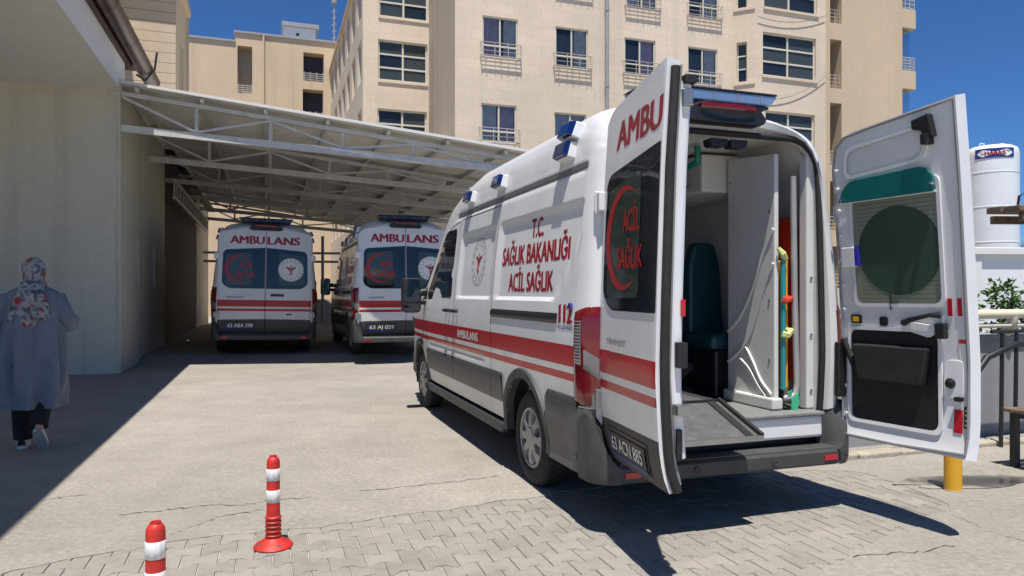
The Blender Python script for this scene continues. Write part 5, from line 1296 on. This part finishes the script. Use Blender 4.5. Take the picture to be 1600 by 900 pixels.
# ------------------------------------------------------------------ traffic delineator posts
M['post_red'] = mat('delineator_red', (.48,.022,.014), .55, var=.35, vscale=11, bump=.08, bscale=60)
def band_mat():
    m, nt, b = new_mat('worn_white_band'); g = nt.nodes.new('ShaderNodeTexCoord')
    mp = nt.nodes.new('ShaderNodeMapping'); mp.inputs['Scale'].default_value = (50, 50, 9); nt.links.new(g.outputs['Object'], mp.inputs[0])
    n1 = noise(nt, 1.0, 6, .7, vec=mp.outputs[0])
    c = ramp(nt, n1, [(.30, (.28,.27,.25)), (.42, (.62,.62,.61)), (.6, (.74,.74,.73))]); nt.links.new(c, b.inputs['Base Color']); b.inputs['Roughness'].default_value = .4
    nt.links.new(bumpn(nt, n1, .4, .004), b.inputs['Normal']); return m
M['band'] = band_mat()
def post(loc, label, hgt=.75):
    root = empty('delineator_post', loc); tag(root, label, 'bollard', 'red and white delineator posts')
    r = .036
    ribs = []
    z = .055
    while z < hgt-.335:
        ribs += [(r+.003, z), (r+.008, z+.007), (r+.008, z+.013), (r+.002, z+.019)]; z += .0245
    prof = [(.103,.0),(.106,.007),(.095,.020),(.068,.032),(.052,.046)]+ribs+[(r+.001, z+.01),(r,hgt-.3),(r-.001,hgt-.035),(r-.003,hgt-.020),(r-.008,hgt-.010),(r-.014,hgt-.004),(.020,hgt-.002),(.021,hgt+.004),(.016,hgt+.004),(.014,hgt-.006),(.001,hgt-.006)]
    MB().lathe(prof, 32, cap=False).build('tube', M['post_red'], root, smooth=38)
    for z0, z1 in ((hgt-.252,hgt-.183), (hgt-.132,hgt-.066)):
        MB().lathe([(r,z0),(r+.0012,z0+.001),(r+.0012,z1-.001),(r-.0005,z1)], 32, cap=False).build('white_band', M['band'], root, smooth=60)
    for k in range(4):
        a = R(40)+k*R(90); MB().lathe([(.010,.0),(.010,.006),(.002,.008)], 8, Matrix.Translation((.080*math.cos(a), .080*math.sin(a), .024))).build('anchor_bolt', M['steel'], root)
    return root
# nearer post: base below the frame; both stand on the pavers
p1 = gp(427, 853); post((p1.x, p1.y, -.003), 'red and white ribbed post standing whole on the pavers, farther from the camera', .50)
Yp = 2.72; post(((243-800)/F*Yp, Yp, -.003), 'red and white post cut off by the lower edge of the picture', .525)

# ------------------------------------------------------------------ right-hand side: kerb, wall, rail, tank, shed, shrub, bench
K0 = gp(1307, 722)
pav = MB(); 
W0 = gp(1324, 706)
W0 = Vector((W0.x, W0.y, 0))
# low strip in front of the wall with separate kerb stones
krow = empty('kerb', K0, TH); tag(krow, 'row of worn kerb stones along the foot of the grey wall', 'kerb')
kr = random.Random(2); x = -.62
while x < 5:
    L = kr.uniform(.34, .52)
    mb = MB(); mb.box(x+.006, x+L-.006, kr.uniform(-.012,.012), .14, -.02, .045+kr.uniform(-.012,.008)); mb.build('kerb_stone', M['kerb'], krow, bevel=.015); x += L
mb = MB(); mb.box(-.62, 6, .145, .62, -.02, .034); o = mb.build('wall_footpath', M['concrete']); o.location = K0; o.rotation_euler = (0,0,TH); tag(o, 'narrow raised concrete strip between kerb and grey wall', kind='structure')
gw = empty('boundary_wall', W0, TH); tag(gw, 'low grey painted wall behind the right rear door', 'wall')
mb = MB(); mb.box(-.95, 9, 0, .25, -.05, .955); mb.build('wall', M['greywall'], gw)
mb = MB(); mb.box(-.96, 9, -.02, .27, .956, 1.0); mb.build('coping', M['greywall'], gw, bevel=.008)
rl = empty('guard_rail', W0, TH); tag(rl, 'cream tube guard rail on top of the grey wall', 'railing')
for z, r in ((1.20,.045), (1.09,.022)): MB().tube([(-.9,-.06,z),(9,-.06,z)], r, 10).build('rail', M['cream_rail'], rl, smooth=60)
for xx in (-.6, 1.95, 4.2, 6.5): MB().tube([(xx,-.06,1.18),(xx,-.05,1.06),(xx,.05,.99)], .05, 8).build('post', M['cream_rail'], rl, smooth=60)
# added iron bars for the striped wall shadows, whose caster is out of view
ir = empty('shadow_trellis', W0+RV*1.05-DV*.30, TH); tag(ir, 'made-up black iron trellis giving the shadow lines on the grey wall at the right edge', 'trellis')
# white tank
tp = Vector(((1549-800)/F*30, 30, 0)); tank = empty('gas_tank', tp); tag(tank, 'tall white cylindrical gas tank with a blue and red name plate', 'tank')
rt = 36.5/F*30; zt_ = H+(458-229)/F*30
MB().lathe([(rt*.98,.3),(rt,.5),(rt,zt_-.45),(rt*.985,zt_-.28),(rt*.93,zt_-.14),(rt*.75,zt_-.04),(rt*.4,zt_),(.01,zt_+.01)], 48).build('shell', M['tank'], tank, smooth=40)
for py in (273, 326, 380):
    z = H+(458-py)/F*30; MB().lathe([(rt,z-.03),(rt+.012,z-.02),(rt+.012,z+.02),(rt,z+.03)], 48, cap=False).build('weld_band', M['tank'], tank, smooth=40)
def tcyl(u, z, off=.02): a = u/rt; return (rt*math.sin(a)*1.0+0, -(rt+off)*math.cos(a), z)
tcl = lambda u, z, off=.02: ((rt+off)*math.sin(u/rt-.56), -(rt+off)*math.cos(u/rt-.56), z)
zc = H+(458-245)/F*30
mb = MB(); mb.grid(lambda i, j: tcl(lerp(-.62, .82, i), lerp(zc-.19, zc+.20, j)), 16, 2); mb.build('name_plate', M['bluetext'], tank)
oc = rpoly([(-.55,zc),(-.36,zc-.14),(.56,zc-.14),(.76,zc),(.56,zc+.14),(-.36,zc+.14)], .05, 3)
mb = MB(); mb.panel(oc, lambda u, v: tcl(u, v, .028), (1,.6,.3)); mb.build('plate_field', M['whitetext'], tank)
mb = MB(); text_fit(mb, 'HABAŞ', .72, .15, lambda u, v: tcl(-.26+u, zc-.075+v, .036), .04); mb.build('plate_lettering', M['redtext'], tank)
for xx in (-.4, .45): MB().tube([(xx-.1,0,zt_-.03),(xx-.08,0,zt_+.12),(xx+.08,0,zt_+.12),(xx+.1,0,zt_-.03)], .025, 6).build('lifting_eye', M['tank'], tank)
for k in range(3): a = R(30+120*k); MB().box(.9*math.cos(a)-.1,.9*math.cos(a)+.1,.9*math.sin(a)-.1,.9*math.sin(a)+.1,0,.45).build('foot', M['tank'], tank)
# white container in front of it
def shed():
    P0 = Vector(((1516-800)/F*17, 17, 0)); root = empty('equipment_shed', P0, R(6)); tag(root, 'white metal equipment shed behind the guard rail', 'shed')
    zt2 = H+(458-388)/F*17
    mb = MB(); mb.box(.28, 6, 0, 2.4, -.05, zt2-.16); mb.build('wall', M['sky_white'], root)
    mb = MB(); mb.box(-.05, 6.1, -.12, 2.5, zt2-.158, zt2+.02); mb.build('roof', M['sheetedge'], root, bevel=.02)
    mb = MB(); mb.box(.02, .26, -.06, .2, -.05, zt2-.16); mb.build('post', M['sheetedge'], root, bevel=.01)
    for xx in (1.75, 3.4): mb = MB(); mb.box(xx-.012, xx+.012, -.012, 0, 0, zt2-.165); mb.build('panel_joint', M['galv'], root)
    mb = MB(); mb.tube([(.3,-.03,.95),(2.2,-.03,.86),(6,-.03,.85)], .012, 5); mb.build('cable', M['grey'], root)
shed()
# shrub with large leaves
def foliage(mb, n, fn, size, rnd):
    for _ in range(n):
        c, out = fn(rnd); s = size*rnd.uniform(.6, 1.3)
        d = Vector((rnd.gauss(0,1), rnd.gauss(0,1), rnd.gauss(0,.7)))+out*1.2; d.normalize()
        w = d.cross(Vector((rnd.gauss(0,1), rnd.gauss(0,1), rnd.gauss(0,1)))).normalized()
        nn = d.cross(w)
        mb.add([c, c+d*s*.45+w*s*.33+nn*s*.05, c+d*s*1.05-nn*s*.08, c+d*s*.45-w*s*.33+nn*s*.05], [(0,1,2,3)])
def shrub(loc, rad, hgt, n, label, seed):
    root = empty('shrub', loc); tag(root, label, 'shrub', 'shrubs behind the rail'); rnd = random.Random(seed)
    cl = [(Vector((rnd.uniform(-rad, rad), rnd.uniform(-rad*.6, rad*.6), rnd.uniform(.25, 1)*hgt)), rnd.uniform(.2, .42)*rad) for _ in range(22)]
    def fn(r_):
        c, q = r_.choice(cl); u = Vector((r_.gauss(0,1), r_.gauss(0,1), r_.gauss(0,1))).normalized(); return c+u*q*r_.uniform(.5, 1), u
    mb = MB(); foliage(mb, n, fn, .07, rnd); mb.build('foliage', M['leaf'], root)
    mb = MB()
    for c, q in cl: mb.tube([(c.x*.1, c.y*.1, 0), (c.x*.6, c.y*.6, c.z*.5), c], [.02,.014,.006], 5)
    mb.build('stem', M['bark'], root)
shrub(((1618-800)/F*8.6, 8.6, 0), .50, 1.42, 2200, 'leafy green shrub behind the guard rail at the right edge', 4)
shrub(((1552-800)/F*8.9, 8.9, 0), .28, 1.30, 450, 'small low leafy shrub beside the larger one behind the guard rail', 9)
# bare tree behind the tank edge
def bare_tree(loc, label):
    root = empty('bare_tree', loc); tag(root, label, 'tree'); rnd = random.Random(21); mb = MB()
    def br(p, d, L, r, lev):
        q = p+d*L; mb.tube([p, (p+q)/2+Vector((rnd.uniform(-.05,.05),0,0))*L, q], [r, r*.8, r*.6], 5)
        if lev < 4:
            for k in range(3):
                e = (d+Vector((rnd.gauss(0,.45), rnd.gauss(0,.45), rnd.uniform(-.1,.35)))).normalized(); br(p+d*L*rnd.uniform(.6,1), e, L*rnd.uniform(.55,.8), r*.55, lev+1)
    br(Vector((0,0,0)), Vector((0,0,1)), 1.7, .09, 0); mb.build('branches', M['bark'], root)
bare_tree(((1600-800)/F*24, 24, 0), 'leafless dark tree between the tank and the right edge')
# overhanging timber roof end, right edge
tr_ = empty('timber_pergola', ((1568-800)/F*9.5, 9.5, 0), R(4)); tag(tr_, 'end of a weathered timber pergola roof poking in at the right edge', 'pergola')
zq = H+(458-332)/F*9.5
for k in range(4):
    mb = MB(); mb.box(-.02+.03*(k % 2), 3, -.3+k*.16, -.3+k*.16+.15, zq-.02+.01*k, zq+.07+.01*k); mb.build('plank', M['wood'], tr_, bevel=.012)
for k in range(2): mb = MB(); mb.box(.04, 3, -.28+.5*k, -.2+.5*k, zq-.13, zq-.022); mb.build('beam', M['wood'], tr_, bevel=.01)
for xx in (.75, 2.6): mb = MB(); mb.box(xx, xx+.12, -.08, .04, 0, zq-.022); mb.build('post', M['wood'], tr_, bevel=.01)
mb = MB(); mb.tube([(.2,0,zq+.08),(.22,0,zq+.22),(.3,0,zq+.27),(.33,0,zq+.15),(.45,0,zq+.1)], .018, 6); mb.build('cable_loop', M['iron'], tr_)
# bench at the right edge
bn = empty('bench', gp(1612, 757)+RV*.36, TH-R(4)); tag(bn, 'wooden slatted bench with black iron legs cut off by the right edge', 'bench')
for k in range(5):
    mb = MB(); mb.box(-.06, 1.5, -.02+k*.10, .065+k*.10, .445, .475); mb.build('slat', M['wood'], bn, bevel=.006)
for xx in (0, 1.35):
    mb = MB(); mb.box(xx, xx+.05, 0, .05, 0, .445); mb.box(xx, xx+.05, .40, .45, 0, .445); mb.box(xx, xx+.05, .05, .40, .40, .444); mb.build('leg_frame', M['iron'], bn)
# yellow post behind the right door
yb = empty('yellow_post', gp(1489, 766)); tag(yb, 'short yellow steel post on the ground below the open right door', 'bollard')
MB().lathe([(.057,0),(.057,.62),(.05,.64),(.001,.645)], 20).build('tube', M['bollyellow'], yb, smooth=40); MB().lathe([(.06,.0),(.06,.006),(.057,.008)], 20, cap=False).build('collar', M['kerb'], yb)
# bars of the added shadow screen, between wall and bench
for xx in (.42, .60, 1.15): MB().tube([(xx,0,0),(xx+.02,0,1.05)], .018, 6).build('upright', M['iron'], ir)
MB().tube([(.05,0,.62),(.25,0,.82),(.6,0,.93),(1.1,0,.95),(2.2,0,.93)], .03, 8).build('hoop', M['iron'], ir, smooth=60)
MB().tube([(.3,0,1.05),(2.4,0,1.05)], .018, 6).build('top_bar', M['iron'], ir)
# puddle
def wet_mat():
    m, nt, b = new_mat('wet_concrete'); n1 = noise(nt, 3, 6, .6)
    nt.links.new(ramp(nt, n1, [(.3, (.085,.078,.066)), (.7, (.15,.14,.12))]), b.inputs['Base Color']); b.inputs['Roughness'].default_value = .12
    mr = nt.nodes.new('ShaderNodeMapRange'); mr.inputs['To Min'].default_value = .03; mr.inputs['To Max'].default_value = .35; nt.links.new(n1, mr.inputs['Value']); nt.links.new(mr.outputs[0], b.inputs['Roughness']); return m
def wet_mat():
    m, nt, b = new_mat('wet_concrete'); tc = nt.nodes.new('ShaderNodeTexCoord'); vm = nt.nodes.new('ShaderNodeVectorMath'); vm.operation = 'DISTANCE'
    sc_ = nt.nodes.new('ShaderNodeMapping'); sc_.inputs['Scale'].default_value = (1, 1, 0); nt.links.new(tc.outputs['Generated'], sc_.inputs[0])
    nt.links.new(sc_.outputs[0], vm.inputs[0]); vm.inputs[1].default_value = (.5, .5, 0)
    n1 = noise(nt, 6, 7, .65); f = nmath(nt, 'ADD', vm.outputs['Value'], nmath(nt, 'MULTIPLY', nmath(nt, 'SUBTRACT', n1, .5), .5))
    nt.links.new(ramp(nt, f, [(.16, (.055,.05,.042)), (.34, (.13,.12,.10)), (.50, (.30,.28,.245))]), b.inputs['Base Color'])
    nt.links.new(ramp(nt, f, [(.14, (.04,.04,.04)), (.30, (.30,.30,.30)), (.45, (.85,.85,.85))]), b.inputs['Roughness']); return m
M['wet'] = wet_mat(); rnd = random.Random(8)
cc = gp(1520, 752); out = []
for k in range(40):
    a = 2*math.pi*k/40; rr = 1+.12*math.sin(3*a+1)+.08*math.sin(7*a)+rnd.uniform(-.04,.04); out.append((cc.x+.62*rr*math.cos(a+.1), cc.y+.16*rr*math.sin(a)+.12*math.cos(a)*rr))
mb = MB(); mb.panel(out, lambda u, v: (u, v, .005), (1,.5)); tag(mb.build('puddle', M['wet']), 'dark wet patch on the concrete around the yellow post', kind='structure')

# ------------------------------------------------------------------ walking woman, seen from behind
M['coat'] = mat('blue_grey_coat', (.155,.172,.215), .85, var=.14, vscale=8, bump=.15, bscale=180)
M['trouser'] = mat('black_trousers', (.012,.011,.013), .9)
M['skin'] = mat('skin', (.42,.26,.19), .55, var=.05)
M['shoe'] = mat('white_trainer', (.60,.58,.54), .6, var=.06); M['sole'] = mat('trainer_sole', (.42,.40,.37), .7)
def scarf_mat():
    m, nt, b = new_mat('printed_scarf'); tc = nt.nodes.new('ShaderNodeTexCoord')
    wv = noise(nt, 9, 3, .5); mp = nt.nodes.new('ShaderNodeVectorMath'); mp.operation = 'ADD'
    nt.links.new(tc.outputs['Object'], mp.inputs[0]); cb = nt.nodes.new('ShaderNodeCombineXYZ'); nt.links.new(nmath(nt, 'MULTIPLY', wv, .12), cb.inputs[0]); nt.links.new(cb.outputs[0], mp.inputs[1])
    n1 = noise(nt, 13, 2, .4, vec=mp.outputs[0]); n2 = noise(nt, 26, 3, .5, vec=mp.outputs[0]); n3 = noise(nt, 7, 1, .3, vec=mp.outputs[0])
    c = ramp(nt, n1, [(.38, (.07,.075,.10)), (.46, (.28,.27,.26)), (.55, (.36,.34,.32)), (.63, (.12,.13,.17))])
    c = nmix(nt, ramp(nt, n2, [(.55, (0,0,0)), (.58, (.5,.5,.5))]), c, (.10,.105,.13))
    c = nmix(nt, ramp(nt, n3, [(.56, (0,0,0)), (.60, (1,1,1))]), c, (.30,.035,.03))
    nt.links.new(c, b.inputs['Base Color']); b.inputs['Roughness'].default_value = .8; return m
M['scarf'] = scarf_mat()
wp = gp(52, 703); wroot = empty('person', (wp.x, wp.y, 0), R(27)); wroot.scale = (.92,.95,1.0)
tag(wroot, 'person in a long blue-grey coat and printed headscarf walking away in the shade', 'person')
def skinned(name, verts, edges, mt, parent, rootv=0, sub=2):
    me = bpy.data.meshes.new(name); me.from_pydata([v[:3] for v in verts], edges, []); me.materials.append(M[mt])
    o = link(name, me, parent); sk = o.modifiers.new('skin', 'SKIN'); sk.use_smooth_shade = True
    if not me.skin_vertices:
        b = bmesh.new(); b.from_mesh(me); b.verts.layers.skin.verify(); b.to_mesh(me); b.free()
    for i, v in enumerate(verts):
        rr = v[3]; d = me.skin_vertices[0].data[i]; d.radius = rr if isinstance(rr, tuple) else (rr, rr); d.use_root = (i == rootv)
    sb = o.modifiers.new('sub', 'SUBSURF'); sb.levels = sub; sb.render_levels = sub
    return o
# body: local +y is walking direction (away from the camera)
BV = [(0,0,.92,(.15,.11)), (0,.01,1.10,(.13,.10)), (0,.02,1.30,(.16,.11)), (0,.02,1.41,(.065,.06)), (0,.035,1.50,.052), (0,.05,1.56,.06), (0,.055,1.62,(.078,.095)), (0,.05,1.69,(.06,.07)),
      (-.10,0,.86,.09), (-.10,.10,.48,.062), (-.10,.13,.10,.042), (-.10,.20,.05,.038),           # left leg, foot flat in front
      (.09,0,.86,.09), (.085,.03,.48,.062), (.075,-.21,.27,.042), (.075,-.25,.20,.036),           # right leg trailing, heel lifted
      (-.17,.02,1.35,.05), (-.315,-.03,1.12,.046), (-.347,.01,.88,.034), (-.347,.03,.82,.030),        # left arm hanging
      (.17,.02,1.35,.05), (.28,-.01,1.13,.046), (.31,.21,1.14,.034), (.31,.27,1.15,.030)]          # right arm bent forward
BE = [(0,1),(1,2),(2,3),(3,4),(4,5),(5,6),(6,7),(0,8),(8,9),(9,10),(10,11),(0,12),(12,13),(13,14),(14,15),(3,16),(16,17),(17,18),(18,19),(3,20),(20,21),(21,22),(22,23)]
body = skinned('body', BV, BE, 'skin', wroot)
# hands with five fingers
def hand(base, dirv, side, curl):
    d = Vector(dirv).normalized(); sdv = Vector((0,0,1)).cross(d); sdv = (sdv if sdv.length > .2 else Vector((0,1,0))).normalized()*side; nn = d.cross(sdv)
    b = Vector(base); V = [(*b, .024)]; Ed = []
    V.append((*(b+d*.045), (.036))); Ed.append((0,1))
    for k, (off, L) in enumerate(((-.030,.060),(-.010,.072),(.011,.068),(.030,.052))):
        i = len(V); p = b+d*.085+sdv*off; q = p+d*L*.5+nn*L*curl*.3; t = q+d*L*.3+nn*L*curl*.6
        V += [(*p, .0095), (*q, .0088), (*t, .0075)]; Ed += [(1, i), (i, i+1), (i+1, i+2)]
    i = len(V); p = b+d*.03-sdv*.036; q = p+d*.03-sdv*.018+nn*.01; t = q+d*.028; V += [(*p, .012), (*q, .010), (*t, .008)]; Ed += [(1, i), (i, i+1), (i+1, i+2)]
    skinned('hand', V, Ed, 'skin', body, 0, 1)
hand((-.347,.035,.81), (0,.15,-1), 1, .7); hand((.31,.28,1.15), (-.1,1,.1), -1, .8)
# trousers
mb = MB()
for pts, rs in (([(-.10,0,.80),(-.10,.10,.48),(-.10,.12,.16),(-.10,.125,.09)], [.12,.10,.085,.08]), ([(.09,0,.80),(.085,.03,.50),(.080,-.07,.40),(.076,-.17,.30),(.075,-.21,.235)], [.11,.09,.082,.076,.072])): mb.tube(pts, rs, 14)
mb.build('trousers', M['trouser'], body, smooth=60)
# coat: cocoon loft with folds and two sleeves
rings = [(1.475,.07,.065,.03),(1.455,.125,.088,.025),(1.415,.205,.112,.02),(1.32,.235,.13,.01),(1.18,.245,.145,0),(1.02,.255,.155,-.005),(.86,.262,.165,0),(.70,.272,.17,.005),(.56,.265,.172,-.01),(.44,.25,.172,-.022),(.385,.245,.172,-.026),(.39,.225,.155,-.024)]
def coat(i, j):
    t = j*(len(rings)-1); k = min(int(t), len(rings)-2); f = t-k; a_, b_ = rings[k], rings[k+1]
    z, rx, ry, cy = (lerp(a_[q], b_[q], f) for q in range(4)); th = i*2*math.pi
    amp = .034*sstep(1.36, .7, z); fold = amp*(math.sin(th*7+z*2.5)+.6*math.sin(th*11+1.3-z*4))
    ex = 2.6; ct, sn = math.cos(th), math.sin(th); q = (abs(ct)**ex+abs(sn)**ex)**(-1/ex)
    hem = 0
    return (ct*q*(rx+fold), cy+sn*q*(ry+fold), z+hem)
mb = MB(); mb.grid(coat, 72, 44)
mb.build('coat', M['coat'], body, smooth=70)
mb = MB()
mb.tube([(-.11,.02,1.37),(-.20,.01,1.345),(-.315,-.03,1.12),(-.345,.0,.94),(-.35,.02,.865)], [.05,.078,.070,.058,.054], 16)
mb.tube([(.11,.02,1.37),(.20,.01,1.345),(.285,-.02,1.16),(.305,.0,1.12),(.312,.12,1.13),(.312,.235,1.145)], [.05,.080,.078,.075,.066,.056], 16)
mb.build('sleeves', M['coat'], body, smooth=70)
# scarf: head wrap plus hanging end on the back
def wrap(i, j):
    th = i*2*math.pi; ph = lerp(-.5, .5, j)*math.pi; z = 1.60+.125*math.sin(ph); r = math.cos(ph)
    rx = .098*r; ry = .115*r
    if j < .35: rx = lerp(.125, .088, min(1, j/.25)); ry = lerp(.115, .10, min(1, j/.25)); z = lerp(1.40, 1.575, j/.35)
    else:
        p2 = (j-.35)/.65*math.pi/2; rx = .092*math.cos(p2)*1.12; ry = .112*math.cos(p2)*1.12; z = 1.585+.140*math.sin(p2)
    w = .005*math.sin(th*5+z*40)+.004*math.sin(th*9-z*25)
    return ((rx+w*r)*math.cos(th), .05+(ry+w*r)*math.sin(th), z)
mb = MB(); mb.grid(wrap, 40, 26); mb.build('headscarf', M['scarf'], body, smooth=70)
def tail(i, j):
    u = i*2-1; z = lerp(1.50, 1.115+.02*math.sin(i*9)+.035*abs(u), j); w = interp([(0,.09),(.25,.10),(.6,.145),(1,.17)], j)
    y = -.075-.075*sstep(0, .35, j)-.012*math.sin(u*8+j*3)*(.3+j)+.03*u*u
    return (u*w-.015*j, y, z)
mb = MB(); mb.grid(tail, 28, 20); o = mb.build('scarf_end', M['scarf'], body, smooth=70); o.modifiers.new('s', 'SOLIDIFY').thickness = .012
# trainers
def shoe(M4):
    mb = MB()
    L = [(-.085,.034,.085),(-.06,.040,.090),(0,.044,.078),(.06,.048,.062),(.12,.048,.050),(.165,.034,.040),(.18,.010,.034)]
    def fn(i, j):
        t = j*(len(L)-1); k = min(int(t), len(L)-2); f = t-k; y, w, h = (lerp(L[k][q], L[k+1][q], f) for q in range(3)); a = i*math.pi
        return M4 @ Vector((w*math.cos(a), y, .026+max(0, h-.02)*math.sin(a)**.7))
    mb.grid(fn, 14, 18); up = mb.build('shoe', M['shoe'], body, smooth=60, fixn=True)
    ol = rpoly([(-.04,-.09),(.04,-.09),(.054,.10),(.02,.19),(-.02,.19),(-.054,.10)], .035, 4)
    mb = MB(); mb.prism(ol, lambda u, v, t: M4 @ Vector((u, v, t)), .0, .03); mb.build('sole', M['shoe'], up, bevel=.006)
    mb = MB(); mb.prism([(x*.82, y*.9+.003) for x, y in ol], lambda u, v, t: M4 @ Vector((u, v, t)), -.004, .001); mb.build('outsole', M['sole'], up)
shoe(Matrix.Translation((-.10,.13,.004)))
shoe(Matrix.Translation((.075,-.205,.145)) @ Matrix.Rotation(R(-52), 4, 'X') @ Matrix.Rotation(R(-8), 4, 'Z'))

bpy.context.view_layer.update()
